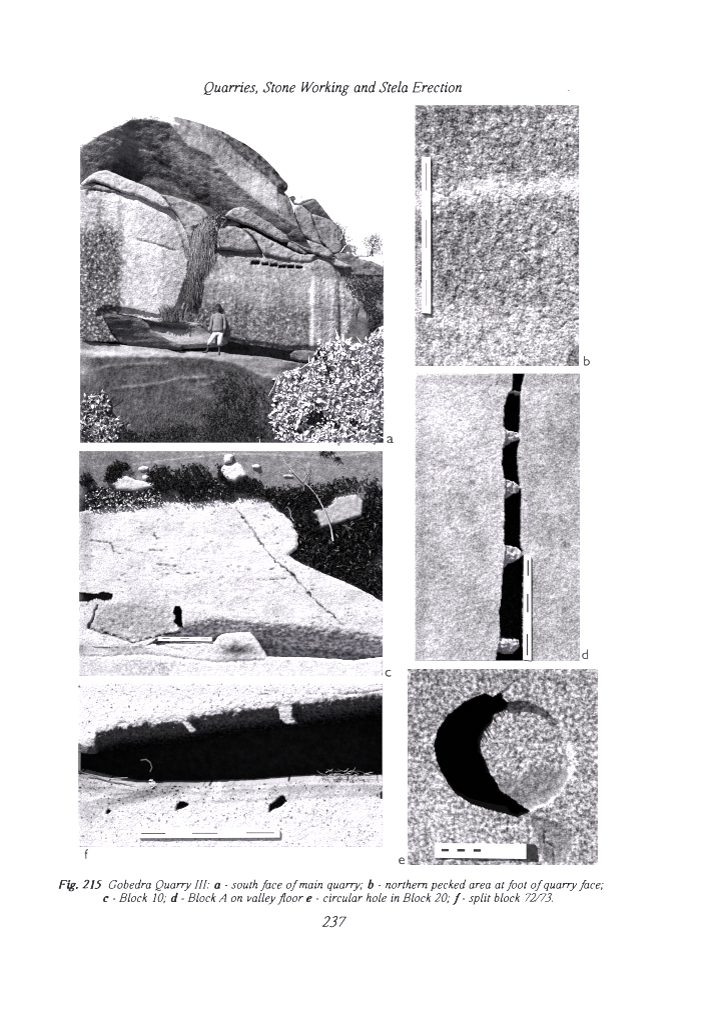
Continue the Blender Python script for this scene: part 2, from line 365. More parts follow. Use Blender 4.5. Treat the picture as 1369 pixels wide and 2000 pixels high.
GL = {
 'a': (.5, [bowl(), CR((.37, .43), (.36, .2), (.365, .06), (.41, .01), (.47, .09))]),
 'b': (.5, [CR((.05, .655), (.1, .68), (.1, .4), (.1, .03)), EL(.245, .213, .145, .222)]),
 'c': (.444, [EL(.225, .213, .15, .222, 48, 318), dot(.32, .355)]),
 'd': (.5, [bowl(), CR((.31, .655), (.365, .68), (.365, .3), (.365, .06), (.41, .01), (.47, .09))]),
 'e': (.444, [CR((.09, .19), (.25, .24), (.35, .33), (.3, .42), (.2, .42), (.09, .3), (.075, .16), (.14, .01), (.26, 0), (.37, .1))]),
 'f': (.278, [CR((.36, .6), (.31, .67), (.24, .64), (.2, .45), (.16, .1), (.12, -.12), (.05, -.21), (-.03, -.16)), PL((.03, .425), (.31, .425))]),
 'g': (.5, [EL(.215, .285, .125, .145), CR((.15, .15), (.1, .08), (.18, .03), (.31, -.01), (.36, -.09), (.28, -.2), (.12, -.205), (.03, -.12), (.1, -.03), (.2, .02)), PL((.31, .39), (.45, .4))]),
 'h': (.5, [CR((.05, .655), (.1, .68), (.1, .4), (.1, 0)), CR((.1, .2), (.2, .37), (.3, .43), (.355, .36), (.34, .15), (.35, .03), (.41, .01), (.47, .1))]),
 'i': (.278, [CR((.04, .34), (.1, .43), (.13, .38), (.12, .1), (.14, .01), (.2, .02), (.25, .1)), dot(.11, .61)]),
 'k': (.444, [CR((.05, .655), (.1, .68), (.1, .4), (.1, 0)), CR((.1, .18), (.2, .3), (.3, .42), (.37, .4)), CR((.19, .26), (.26, .2), (.3, .05), (.36, .01), (.42, .09))]),
 'l': (.278, [CR((.05, .655), (.11, .68), (.11, .4), (.11, .06), (.15, .005), (.21, .03), (.24, .1))]),
 'm': (.722, [CR((.03, .36), (.08, .43), (.1, .36), (.1, 0)), CR((.1, .2), (.2, .38), (.29, .43), (.34, .37), (.335, 0)), CR((.335, .2), (.44, .38), (.53, .43), (.585, .36), (.57, .15), (.58, .03), (.63, .01), (.69, .1))]),
 'n': (.5, [CR((.03, .36), (.08, .43), (.1, .36), (.1, 0)), CR((.1, .2), (.2, .37), (.3, .43), (.355, .36), (.34, .15), (.35, .03), (.41, .01), (.47, .1))]),
 'o': (.5, [EL(.24, .213, .17, .222)]),
 'p': (.5, [CR((.02, .36), (.07, .43), (.1, .36), (.1, .1), (.1, -.2)), EL(.25, .213, .145, .222), PL((.02, -.2), (.19, -.2))]),
 'q': (.5, [bowl(), PL((.365, .44), (.365, -.2)), PL((.28, -.2), (.45, -.2))]),
 'r': (.389, [CR((.03, .36), (.08, .43), (.105, .36), (.1, 0)), CR((.1, .18), (.18, .34), (.26, .43), (.33, .42)), dot(.325, .4)]),
 's': (.389, [CR((.3, .34), (.26, .42), (.17, .425), (.11, .34), (.17, .25), (.26, .15), (.25, .05), (.15, 0), (.06, .02), (.03, .11))]),
 't': (.278, [CR((.13, .56), (.12, .4), (.105, .12), (.12, .02), (.17, .01), (.24, .09)), PL((.02, .425), (.26, .425))]),
 'u': (.5, [CR((.03, .36), (.08, .43), (.11, .37), (.095, .12), (.13, .01), (.22, .02), (.34, .2)), CR((.355, .43), (.35, .2), (.35, .05), (.4, .01), (.46, .09))]),
 'v': (.444, [CR((.02, .38), (.07, .43), (.11, .36), (.13, .15), (.15, .0)), CR((.15, 0), (.27, .13), (.35, .3), (.33, .43))]),
 'y': (.444, [CR((.03, .38), (.08, .43), (.12, .36), (.15, .15), (.19, .01)), CR((.36, .43), (.36, .3), (.26, .08), (.13, -.14), (.03, -.2), (-.02, -.15))]),
 'A': (.611, [PL((.02, 0), (.4, .66)), PL((.4, .66), (.5, 0)), PL((.16, .22), (.46, .22)), PL((-.03, 0), (.12, 0)), PL((.4, 0), (.58, 0))]),
 'B': (.611, [PL((.1, .65), (.1, 0)), CR((.02, .65), (.3, .65), (.46, .58), (.42, .4), (.26, .35), (.12, .35)), CR((.26, .35), (.45, .31), (.5, .16), (.38, .02), (.2, 0), (-.02, 0))]),
 'E': (.611, [PL((.1, .65), (.1, 0)), PL((.02, .65), (.52, .65), (.52, .52)), PL((.1, .34), (.36, .34)), PL((.36, .41), (.36, .26)), PL((.0, 0), (.5, 0), (.56, .15))]),
 'F': (.62, [PL((.1, .65), (.1, 0)), PL((.02, .65), (.53, .65), (.53, .52)), PL((.1, .34), (.36, .34)), PL((.36, .41), (.36, .26)), PL((.0, 0), (.2, 0))]),
 'G': (.722, [CR((.56, .48), (.52, .6), (.38, .66), (.2, .58), (.08, .35), (.1, .12), (.25, -.01), (.42, .01), (.56, .08)), PL((.55, .28), (.55, .06)), PL((.46, .28), (.65, .28)), PL((.57, .48), (.58, .66))]),
 'I': (.333, [PL((.14, .65), (.14, 0)), PL((.05, .65), (.24, .65)), PL((.04, 0), (.23, 0))]),
 'Q': (.722, [EL(.34, .325, .27, .335), CR((.25, 0), (.16, -.1), (.1, -.15), (.22, -.12), (.36, -.17), (.5, -.17), (.58, -.09))]),
 'S': (.5, [CR((.42, .5), (.4, .62), (.28, .66), (.16, .58), (.16, .46), (.28, .34), (.38, .22), (.36, .08), (.22, -.01), (.09, .03), (.05, .17)), PL((.43, .48), (.44, .66)), PL((.03, 0), (.05, .18))]),
 'W': (.833, [PL((.1, .65), (.19, 0)), PL((.19, 0), (.45, .6)), PL((.42, .65), (.51, 0)), PL((.51, 0), (.8, .65)), PL((.02, .65), (.2, .65)), PL((.33, .65), (.5, .65)), PL((.72, .65), (.88, .65))]),
 '0': (.5, [EL(.25, .33, .18, .34)]),
 '1': (.5, [PL((.28, .67), (.28, .02)), PL((.14, .57), (.28, .67)), PL((.16, 0), (.4, 0))]),
 '2': (.5, [CR((.07, .52), (.12, .63), (.24, .675), (.36, .6), (.37, .47), (.27, .28), (.12, .1), (.03, .015)), PL((.02, .03), (.38, .03)), PL((.38, .03), (.42, .13))]),
 '3': (.5, [CR((.1, .56), (.2, .67), (.34, .65), (.37, .53), (.3, .42), (.19, .36)), CR((.19, .36), (.34, .33), (.39, .2), (.33, .07), (.2, -.005), (.08, .01), (.04, .05))]),
 '5': (.5, [PL((.45, .66), (.2, .66)), PL((.19, .66), (.15, .4)), CR((.14, .41), (.28, .4), (.39, .3), (.38, .14), (.26, .01), (.12, -.01), (.04, .04))]),
 '7': (.5, [PL((.09, .64), (.46, .64)), PL((.46, .65), (.17, 0)), PL((.07, .52), (.1, .64))]),
 ',': (.25, [dot(.1, .04), CR((.13, .04), (.13, -.05), (.06, -.13))]),
 '.': (.25, [dot(.1, .04)]), ':': (.333, [dot(.12, .04), dot(.12, .39)]),
 ';': (.333, [dot(.12, .39), dot(.12, .04), CR((.15, .04), (.15, -.05), (.08, -.13))]),
 '-': (.333, [PL((.05, .235), (.27, .235)), PL((.05, .2), (.27, .2))]), '/': (.278, [PL((-.05, -.02), (.3, .67))]), ' ': (.30, []),
}
SLANT = math.tan(math.radians(15))
def text_line(name, runs, x0, x1, base, size, mat, parent, weight=1.0):
    """runs: [(text, bold)] set on a baseline so that the ink spans x0..x1; every word is a part of the page"""
    glyphs = [(c, b) for t, b in runs for c in t]
    nat = sum(GL[c][0] for c, _ in glyphs) * size
    k = (x1 - x0) / nat
    x = x0; n = 0; V, F, word = [], [], ''
    for c, bold in glyphs + [(' ', 0)]:
        if c == ' ':
            if F:
                o = link(name, mesh_np(name, V, F, smooth=False), mat, parent); o['label'] = 'printed italic text reading ' + word
            V, F, word = [], [], ''; x += GL[' '][0] * size * k; continue
        word += c
        adv, strokes = GL[c]
        thick, thin = ((.185, .10) if bold else (.122, .085)); thick *= weight; thin *= weight
        sh = lambda p: (x + (p[0] + SLANT * p[1]) * size * k, base - p[1] * size)
        for st in strokes:
            n += 1; d = .12 + .012 * (n % 9)
            if st[0] == 'dot':
                r = thick * .6; cx, cy = st[1], st[2]; o = len(V)
                for q in range(10):
                    g_ = 2 * math.pi * q / 10; X_, Y_ = sh((cx + r * math.cos(g_), cy + r * math.sin(g_))); V.append(W(X_, Y_, d))
                F.append(list(range(o, o + 10))); continue
            o = len(V); m_ = len(st)
            for i, p in enumerate(st):
                a, b = st[max(0, i - 1)], st[min(m_ - 1, i + 1)]
                dx, dy = b[0] - a[0], b[1] - a[1]; L = math.hypot(dx, dy) + 1e-9; dx /= L; dy /= L
                w = thin + (thick - thin) * (abs(dy) ** 1.5) * (1.0 if dx * dy <= 0.05 else (.45 if abs(dx) > .35 and m_ < 4 else .9))
                w *= .5
                for s_ in (1, -1):
                    X_, Y_ = sh((p[0] - dy * w * s_, p[1] + dx * w * s_)); V.append(W(X_, Y_, d))
            for i in range(m_ - 1): F.append([o + 2 * i, o + 2 * i + 1, o + 2 * i + 3, o + 2 * i + 2])
        x += adv * size * k
text_line('heading_word', [('Quarries, Stone Working and Stela Erection', 0)], 397, 901, 179.6, 29.5, M_INK, page)
text_line('caption_word', [('Fig. 215', 1), ('  Gobedra Quarry III: ', 0), ('a', 1), (' - south face of main quarry; ', 0), ('b', 1), (' - northern pecked area at foot of quarry face;', 0)], 115, 1179, 1735, 24.0, M_INK, page)
text_line('caption_word', [('c', 1), (' - Block 10; ', 0), ('d', 1), (' - Block A on valley floor ', 0), ('e', 1), (' - circular hole in Block 20; ', 0), ('f', 1), (' - split block 72/73.', 0)], 201, 1081, 1761, 24.0, M_INK, page)
text_line('page_number', [('237', 0)], 628.5, 672, 1810, 29.8, M_INK, page)
slab_poly('ink_speck', [(1110 + 1.6 * math.cos(a), 177 + 1.6 * math.sin(a)) for a in np.linspace(0, 5.5, 7)], .02, .15, M_INK, page)
M_LET = paint('letter_ink', 0.3, var=0.04, grain=5, rough=0.8)
def sans(ch, x, base, h, w):
    cu = bpy.data.curves.new('panel_letter', 'FONT'); cu.body = ch; cu.size = 1.0; cu.resolution_u = 6; cu.offset = .012
    o = bpy.data.objects.new('tmp', cu); col.objects.link(o)
    dg = bpy.context.evaluated_depsgraph_get(); me = bpy.data.meshes.new_from_object(o.evaluated_get(dg))
    bpy.data.objects.remove(o)
    co = [v.co.copy() for v in me.vertices]; a, b = min(c.x for c in co), max(c.x for c in co); lo, hi = min(c.y for c in co), max(c.y for c in co)
    for v, c in zip(me.vertices, co):
        v.co = Vector(W(x + (c.x - a) / (b - a) * w, base - (c.y - lo) / (hi - lo) * h, .15))
    me.name = 'panel_letter'; me.materials.clear()
    return tag(link('panel_letter', me, M_LET, page), 'grey sans serif letter %s beside its picture' % ch)
sans('a', 755, 866, 14.5, 13.5); sans('b', 1139, 714.5, 19.5, 12.5); sans('c', 751.5, 1322, 14.5, 12.5)
sans('d', 1135.5, 1287.5, 19.5, 12.5); sans('e', 778, 1688.5, 14.5, 12.5); sans('f', 165.5, 1677.5, 19.5, 8.0)

# ---- scale bars: white lath with black marks
M_WHITE = paint('scale_white_paint', 1.05, var=0.03, grain=20, rough=0.5)
M_BLACK = paint('scale_black_paint', 0.2, var=0.05, grain=4, rough=0.6)
def scale_bar(label, quad, marks, d0, d1, ends=()):
    cx = sum(p[0] for p in quad) / 4; cy = sum(p[1] for p in quad) / 4
    r = empty('scale_bar', cx, max(p[1] for p in quad), d0)
    slab_poly('bar', quad, d0, d1, M_WHITE, r)
    for q in marks: slab_poly('mark', q, d1 - .3, d1 + .2, M_BLACK, r)
    for q in ends: slab_poly('dark_end', q, d0, d1 + .2, M_BLACK, r)
    return tag(r, label, 'scale bar')
def rect(x0, y0, x1, y1): return [(x0, y0), (x1, y0), (x1, y1), (x0, y1)]

# ---------------------------------------------------------------- picture b: pecked rock face
def b_band(X, Y):
    y1 = np.interp(X, [810, 850, 900, 1000, 1131], [388, 384, 374, 372, 362])
    return np.exp(-((Y - y1 - 9 * fbm(X, Y, 34, 3, 88)) / (19 + 6 * fbm(X, X, 60, 2, 3))) ** 2) * (.8 + .35 * fbm(X, Y, 16, 2, 89))
def b_low(X, Y):
    return sstep(575, 625, Y + 18 * fbm(X, Y, 60, 2, 3))
def b_depth(X, Y):
    pk = 1 - 0.75 * np.clip(b_band(X, Y) + 0.7 * b_low(X, Y), 0, 1)
    e = np.minimum.reduce([X - RB[0], RB[2] - X, Y - RB[1], RB[3] - Y])
    Xw = X + 7 * fbm(X, Y, 22, 3, 95); Yw = Y + 7 * fbm(X, Y, 22, 3, 99); sz = fbm(X, Y, 50, 2, 97)
    peck = (.5 + .5 * sz) * fbm(Xw, Yw, 19, 4, 1, 1.2, 0.8, .7) + (.5 - .5 * sz) * fbm(Xw + 300, Yw, 10, 4, 1, 1.1, .9, .7); rows = fbm(X, Y, 30, 2, 4, 0.6, 1.6); fine = fbm(X, Y, 5, 2, 8)
    low = 2.0 * fbm(X, Y, 40, 3, 14, 2.2, 0.6) * b_low(X, Y)
    diag = -1.6 * crack(X, Y, [(930, 240), (950, 300), (965, 345)], 4, 4) - 2.2 * np.exp(-(dline(X, Y, [(1012, 600), (985, 630), (950, 660)]) / 8) ** 2)
    d = -3.0 + pk * (5.6 * peck + 3.6 * rows) + 1.2 * fine - 1.5 + 1.6 * b_band(X, Y) + low + diag
    cr = crack(X, Y, [(840, 372), (872, 383), (895, 366)], 2) + crack(X, Y, [(1060, 628), (1090, 645), (1110, 628), (1131, 622)], 2) + crack(X, Y, [(925, 345), (945, 352)], 2) + crack(X, Y, [(980, 378), (1010, 396)], 1.6)
    return np.clip(d - 3 * cr, -16, .6)
def b_tone(X, Y):
    t = .63 + .05 * fbm(X, Y, 60, 2, 6) + .42 * b_band(X, Y) + .14 * b_low(X, Y)
    t += .14 * blob(X, Y, 1105, 230, 40, 26) - .06 * blob(X, Y, 880, 240, 70, 40) - .07 * blob(X, Y, 875, 480, 60, 90) + .06 * blob(X, Y, 1090, 500, 60, 80)
    t += .24 * fbm(X, Y, 13, 3, 21, 1.0, .9, .7) - .22 * sstep(.28, .6, fbm(X + 6 * fbm(X, Y, 20, 2, 96), Y + 6 * fbm(X, Y, 20, 2, 98), 15, 4, 27, 1.1, .8, .7)) * (1 - .8 * np.clip(b_band(X, Y), 0, 1)) + .14 * sstep(.3, .6, fbm(X, Y, 9, 2, 28)) + .14 * fbm(X, Y, 30, 2, 23, .6, 1.6)
    t += .12 * blob(X, Y, 830, 595, 30, 14) - .12 * blob(X, Y, 825, 640, 20, 12)
    return t - .3 * sstep(-4, 4, sdist(X, Y, [(1105, 715), (1108, 695), (1120, 682), (1131, 672), (1131, 715)]))
bf = sheet('rock_face', RB[0], RB[2], RB[1], RB[3], b_depth, b_tone, stone('pecked_stone', .30, 3.8, .14, 11, .7), 1.7)
bf.name = 'pecked_rock'; tag(bf, 'rough grey pecked rock face with a pale band across it', 'rock face')
scale_bar('white scale bar standing upright on the pecked rock face', [(823, 306), (840.5, 307), (841, 612.5), (823.5, 611)],
          [rect(831.2, 319, 832.4, 372), rect(831.6, 429, 832.8, 485), rect(831.9, 546, 833.1, 598)], -3, 1.6)

# ---------------------------------------------------------------- picture d: row of wedge slots in a granite face
DZ = lambda L: [(800 + a / 3.448, 720 + b / 3.448) for a, b in L]
SL_L = DZ([(697, 20), (697, 135), (668, 165), (640, 260), (636, 385), (645, 410), (650, 480), (630, 540), (625, 640), (640, 735), (648, 760), (646, 850), (642, 870), (640, 1180), (646, 1200), (640, 1330), (632, 1350), (620, 1550), (605, 1640), (615, 1800), (600, 1860), (580, 1990)])
SL_R = DZ([(770, 20), (755, 110), (746, 180), (745, 300), (738, 425), (740, 480), (725, 560), (730, 680), (745, 770), (752, 850), (750, 1000), (750, 1200), (768, 1260), (766, 1990)])
BR = [DZ(p) for p in ([(660, 138), (745, 150), (760, 178), (655, 166)], [(630, 404), (750, 430), (750, 478), (690, 495), (662, 515), (640, 532), (620, 530)],
      [(640, 742), (700, 756), (758, 800), (735, 835), (690, 850), (655, 880), (630, 870)], [(635, 1186), (720, 1198), (775, 1255), (720, 1300), (670, 1318), (640, 1350), (620, 1340)],
      [(600, 1812), (738, 1832), (748, 1870), (700, 1928), (660, 1935), (590, 1915)])]
def d_mask(X, Y):
    wob = 2.2 * fbm(X, Y, 11, 4, 71, gain=.7)
    L = np.interp(Y, [p[1] for p in SL_L], [p[0] for p in SL_L]); R = np.interp(Y, [p[1] for p in SL_R], [p[0] for p in SL_R])
    return np.minimum(X + wob - L, R - X - wob)
def d_depth(X, Y):
    m = d_mask(X, Y)
    base = -1.5 + .9 * fbm(X, Y, 6, 3, 2) + .5 * fbm(X, Y + .4 * X, 14, 3, 4, 1.4, .7) + 1.1 * fbm(X, Y, 40, 3, 3) - .02 * np.clip(X - 1016, 0, 30)
    R = np.interp(Y, [p[1] for p in SL_R], [p[0] for p in SL_R])
    base -= 3.5 * np.exp(-np.clip(X - R, 0, 99) / 5.0)
    slot = -150 * sstep(-.8, 2.2, m)
    for p in BR:
        s = sdist(X, Y, p) + 2 * fbm(X, Y, 8, 3, 73); top = min(q[1] for q in p); bot = max(q[1] for q in p)
        hgt = -3 - 22 * np.clip((Y - top) / (bot - top), 0, 1) ** 2.2 + 4 * fbm(X, Y, 9, 3, 5, gain=.7)
        k = sstep(-1.5, 1.2, s)
        slot = np.where(k > 0, slot * (1 - k) + np.maximum(slot, hgt) * k, slot)
    return np.minimum(base, base + slot)
def d_tone(X, Y):
    t = .80 + .14 * blob(X, Y, 850, 760, 90, 90) - .05 * sstep(900, 1150, Y) * (X < 1000) - .08 * (X > 1010)
    t = t + .13 * fbm(X, Y, 70, 3, 11) + .06 * fbm(X, Y, 12, 3, 16, gain=.7) + .05 * fbm(X, Y + .5 * X, 24, 4, 12, 1.3, .7, .7) - .10 * sstep(.3, .6, fbm(X, Y + .4 * X, 20, 3, 13, 1.6, .6)) - .10 * blob(X, Y, 1095, 860, 40, 40) + .06 * blob(X, Y, 1060, 1080, 50, 30)
    t += .06 * blob(X, Y, 840, 1270, 60, 30) + .08 * blob(X, Y, 1060, 770, 50, 30)
    t -= .3 * blob(X, Y, 922, 943, 6, 3.5, 40) + .2 * blob(X, Y, 1030, 780, 4, 3) + .25 * (fbm(X, Y, 9, 2, 55, 1.6, .7) > .62) * (Y < 1000)
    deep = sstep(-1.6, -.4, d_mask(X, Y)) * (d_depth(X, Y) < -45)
    t = t * (1 - deep) + .2 * deep  # shade inside the slots put into the tone
    for p in BR: t = np.where((sdist(X, Y, p) > 0) & (deep < .5), .86 + .2 * fbm(X, Y, 5, 2, 9), t)
    return t
df = sheet('granite_rock', RD[0], RD[2], RD[1], RD[3], d_depth, d_tone, stone('fine_granite', .2, 3.0, .08, 12, .45), 1.8, back=-6)
tag(df, 'pale speckled granite face split by a vertical row of deep slots', 'rock face')
scale_bar('white scale bar with three thick black marks beside the vertical slots', [(1022.6, 1085), (1036.4, 1086.5), (1036.8, 1290), (1021.2, 1288)],
          [rect(1029, 1094, 1032, 1124.5), rect(1028.3, 1159.5, 1031.3, 1196), rect(1027.5, 1238, 1030.6, 1280)], -4, 2.4)

# ---------------------------------------------------------------- picture e: round hole in coarse granite
EZ = lambda L: [(770 + a / 3.339, 1295 + b / 3.339) for a, b in L]
E_DARK = EZ([(735, 262), (700, 235), (690, 200), (640, 228), (590, 205), (520, 235), (460, 260), (400, 310), (350, 350), (290, 440), (265, 540), (285, 640), (320, 720), (400, 845), (500, 910), (600, 945), (700, 970), (780, 990), (800, 1000), (870, 965),
            (800, 920), (750, 880), (680, 840), (665, 790), (610, 720), (590, 650), (555, 590), (550, 510), (590, 430), (630, 390), (640, 340), (720, 300)])
E_FLOOR = EZ([(735, 262), (830, 245), (910, 270), (1000, 325), (1085, 415), (1125, 520), (1145, 620), (1140, 740), (1085, 845), (1000, 915), (870, 968), (800, 920), (750, 880), (680, 840), (665, 790), (610, 720), (590, 650), (555, 590), (550, 510), (590, 430), (630, 390), (640, 340), (720, 300)])
E_SP = EZ([(870, 970), (980, 1010), (1100, 1050), (1165, 1150), (1150, 1230), (1090, 1310), (1000, 1320), (960, 1200), (900, 1090)])
def e_depth(X, Y):
    w = 2.2 * fbm(X, Y, 12, 3, 17)
    sd_ = sdist(X, Y, E_DARK) + w * .6; sf = sdist(X, Y, E_FLOOR) + 1.5 * fbm(X, Y, 9, 3, 19)
    base = -2.2 + 1.3 * fbm(X, Y, 7, 3, 2) + 1.6 * fbm(X, Y, 45, 3, 3)
    e = np.minimum.reduce([X - RE[0], RE[2] - X, Y - RE[1], RE[3] - Y])
    # the lit floor lies shallow at the right and drops away to the left
    fl = -5 - 15 * sstep(0, 15, dline(X, Y, EZ([(735, 262), (830, 245), (910, 270), (1000, 325), (1085, 415), (1125, 520), (1145, 620), (1140, 740), (1085, 845), (1000, 915), (870, 968)]))) + 1.6 * fbm(X, Y, 9, 3, 8) - 3 * np.exp(-(dline(X, Y, EZ([(830, 650), (800, 720), (800, 780)])) / 3.5) ** 2) - 3 * np.exp(-(dline(X, Y, EZ([(920, 700), (970, 750)])) / 3) ** 2)
    fl -= 1.6 * sstep(0, 12, sdist(X, Y, EZ([(640, 700), (820, 730), (1000, 660), (1130, 680), (1120, 860), (900, 960), (680, 860)]))) * fbm(X, Y, 26, 2, 33)
    d = np.where(sf > 0, fl, base)
    d = np.where(sd_ > 0, -6 - 175 * sstep(0, 2.5, sd_), d)
    sp = sdist(X, Y, E_SP); d = np.where(sf > 0, d, d - 5 * sstep(0, 14, sp) + 1.5 * sstep(0, 5, sp) * fbm(X, Y, 14, 3, 9))
    d -= 6 * crack(X, Y, EZ([(985, 1110), (980, 1170), (1040, 1210), (1050, 1300)]), 2.6) + 4 * crack(X, Y, EZ([(745, 1040), (740, 1110), (780, 1160)]), 2.2)
    d -= 3 * crack(X, Y, EZ([(690, 230), (760, 140), (870, 90)]), 4) + 2 * crack(X, Y, EZ([(290, 440), (220, 490), (150, 420)]), 4)
    return np.minimum(d, .5)
def e_tone(X, Y):
    t = .66 + .1 * blob(X, Y, 850, 1610, 80, 70) - .07 * blob(X, Y, 840, 1370, 60, 80) - .05 * blob(X, Y, 1000, 1330, 90, 25) + .05 * fbm(X, Y, 40, 2, 5)
    sm = sstep(-3, 8, sdist(X, Y, EZ([(660, 760), (820, 740), (1000, 680), (1140, 690), (1150, 800), (1085, 850), (1000, 915), (870, 968), (680, 850)])))
    sp = sstep(-2, 6, sdist(X, Y, E_SP))
    t = t * (1 - sm) + (.53 + .14 * fbm(X, Y, 20, 4, 6, gain=.7)) * sm
    t = t * (1 - sp) + (.56 + .12 * fbm(X, Y, 18, 3, 7)) * sp
    grain = .25 * np.tanh(3.5 * fbm(X, Y, 8, 3, 41, gain=.75)) + .1 * fbm(X, Y, 5, 2, 45) + .14 * fbm(X, Y, 22, 2, 44)
    t = t + grain * (1 - .75 * np.maximum(sm, sp))
    t += .3 * np.exp(-(dline(X, Y, EZ([(1150, 540), (1160, 640), (1150, 760)])) / 7) ** 2) + .25 * np.exp(-(dline(X, Y, EZ([(1140, 740), (1085, 845), (1000, 915), (880, 965)])) / 2.2) ** 2) + .16 * np.exp(-(dline(X, Y, EZ([(1085, 400), (1130, 500), (1150, 560)])) / 6) ** 2) - .12 * np.exp(-(dline(X, Y, EZ([(735, 262), (830, 248), (910, 272), (1000, 328), (1060, 390)])) / 4) ** 2)
    return np.where(sdist(X, Y, E_DARK) + 1.3 * fbm(X, Y, 12, 3, 17) > -2.4, -.05, t)  # crescent pit and its walls coloured near black as painted shadow
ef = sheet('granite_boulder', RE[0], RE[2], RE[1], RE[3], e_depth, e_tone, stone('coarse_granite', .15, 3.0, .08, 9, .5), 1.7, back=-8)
tag(ef, 'coarse salt and pepper granite with a deep round hole', 'rock face')
scale_bar('white scale bar with a black end block below the round hole', EZ([(265, 1176), (858, 1181), (858, 1276), (262, 1268)]),
          [EZ(rect(305, 1210, 355, 1228)), EZ(rect(408, 1211, 460, 1229)), EZ(rect(514, 1212, 564, 1230))], -4, 2.2, [EZ([(858.5, 1181), (920, 1184), (930, 1280), (858.5, 1277)])])

# ---------------------------------------------------------------- picture c: split block on a hillside
Z = lambda L: [(145 + a / 2.156, 870 + b / 2.156) for a, b in L]
M_LEAF = stone('leaf_surface', .03, 3, .02, 9, 0, .7)
M_HILL = stone('hill_soil', .13, 2.6, .08, 9, .4)
M_BRANCH = stone('pale_wood', .05, 2, .03, 8, .2)
def c_hill_d(X, Y): return -2.5 - 19 * sstep(885, 1010, Y) + .9 * fbm(X, Y, 12, 3, 4)
def hd(poly): return float(-2.5 - 19 * sstep(885, 1010, np.array(sum(p[1] for p in poly) / len(poly))))
def c_hill_t(X, Y):
    t = .60 + .05 * fbm(X, Y, 30, 3, 2) - .06 * (X < 260) + .05 * blob(X, Y, 600, 930, 90, 30)
    t += .3 * np.exp(-(dline(X, Y, Z([(250, 78), (450, 55), (620, 35), (830, 38), (1000, 50), (1200, 35), (1290, 18)])) / 1.6) ** 2) * (.6 + .6 * fbm(X, Y, 12, 2, 9))
    t += .25 * (fbm(X, Y, 5, 2, 77) > .68)
    return t - .2 * sstep(960, 1000, Y)
hill = sheet('hillside', RC[0] , RC[2], RC[1], 1175, c_hill_d, c_hill_t, M_HILL, 2.2, back=-10)
tag(hill, kind='structure')
C_SLAB = Z([(22, 280), (130, 262), (300, 240), (450, 236), (560, 233), (620, 220), (670, 236), (690, 215), (770, 215), (830, 235), (838, 262), (880, 290), (920, 330), (940, 375), (945, 410), (935, 440), (905, 462), (930, 485), (1050, 540), (1150, 580), (1230, 620), (1298, 660), (1300, 905), (1180, 915), (800, 900), (600, 850), (300, 850), (22, 850)])
C_FACE = Z([(455, 742), (600, 722), (740, 738), (860, 748), (1000, 758), (1170, 776), (1300, 803), (1310, 930), (700, 930), (300, 850), (380, 795), (440, 775)])
C_BLK = Z([(100, 672), (180, 655), (300, 650), (415, 690), (440, 775), (380, 800), (300, 818), (240, 826), (140, 795), (60, 770)])
CRK = Z([(680, 262), (720, 315), (765, 380), (800, 430), (850, 490), (900, 525), (960, 590), (1030, 670), (1090, 715), (1135, 760)])
SM = [Z(p) for p in ([(75, 400), (155, 410), (165, 445), (210, 458)], [(433, 535), (475, 543), (525, 537)], [(770, 568), (830, 566), (890, 560)], [(315, 443), (370, 443)], [(335, 370), (348, 400)], [(350, 500), (430, 508)], [(820, 520), (850, 521)], [(215, 440), (255, 446)])]
HO = [Z([(10, 620), (60, 625), (100, 630), (120, 620), (160, 628), (158, 645), (125, 652), (95, 640), (60, 656), (10, 650)]), Z([(428, 680), (442, 680), (452, 700), (450, 725), (456, 765), (440, 762), (422, 742), (432, 722), (420, 705)])]
def c_cr(X, Y):
    c = .9 * crack(X, Y, CRK, 1.4, 3.6) * (.45 + .55 * sstep(-.25, .1, fbm(X, Y, 22, 2, 90)))
    for p in SM: c = np.maximum(c, .7 * crack(X, Y, p, 1.1, 2.5) * (.3 + .7 * sstep(-.3, .1, fbm(X, Y, 9, 2, 91))))
    return c
def c_slab_d(X, Y, e):
    d = -16 + 14 * sstep(960, 1160, Y) + 1.5 * fbm(X, Y, 50, 3, 1) + .7 * fbm(X, Y, 8, 3, 2, 2.0, .7)
    d = d - rnd(np.clip(4 - e, 0, 4), 4, 3) * (Y < 1150)
    d -= 3 * c_cr(X, Y)
    f = sdist(X, Y, C_FACE); top = interp(X, Z([(440, 760), (600, 722), (740, 738), (1000, 758), (1170, 776), (1300, 803)]))
    d = np.where(f > 0, d - np.clip((Y - top) * .35 + (Y - top) ** 2 * .012, 0, 52) * sstep(0, 3, f) + 2.6 * fbm(X, Y, 9, 3, 12, 1.8, .8, .7), d)
    bl = sdist(X, Y, C_BLK); d = d - 5 * crack(X, Y, Z([(100, 672), (85, 715), (60, 770), (140, 795), (250, 830), (300, 818), (380, 797)]), 1.8, 3)
    d = np.where(bl > 0, d - 6 * sstep(1175, 1250, Y) + 1.0 * fbm(X, Y, 7, 3, 22), d)
    for h in HO: d -= 45 * sstep(-.5, 2, sdist(X, Y, h) + fbm(X, Y, 8, 2, 3))
    return d
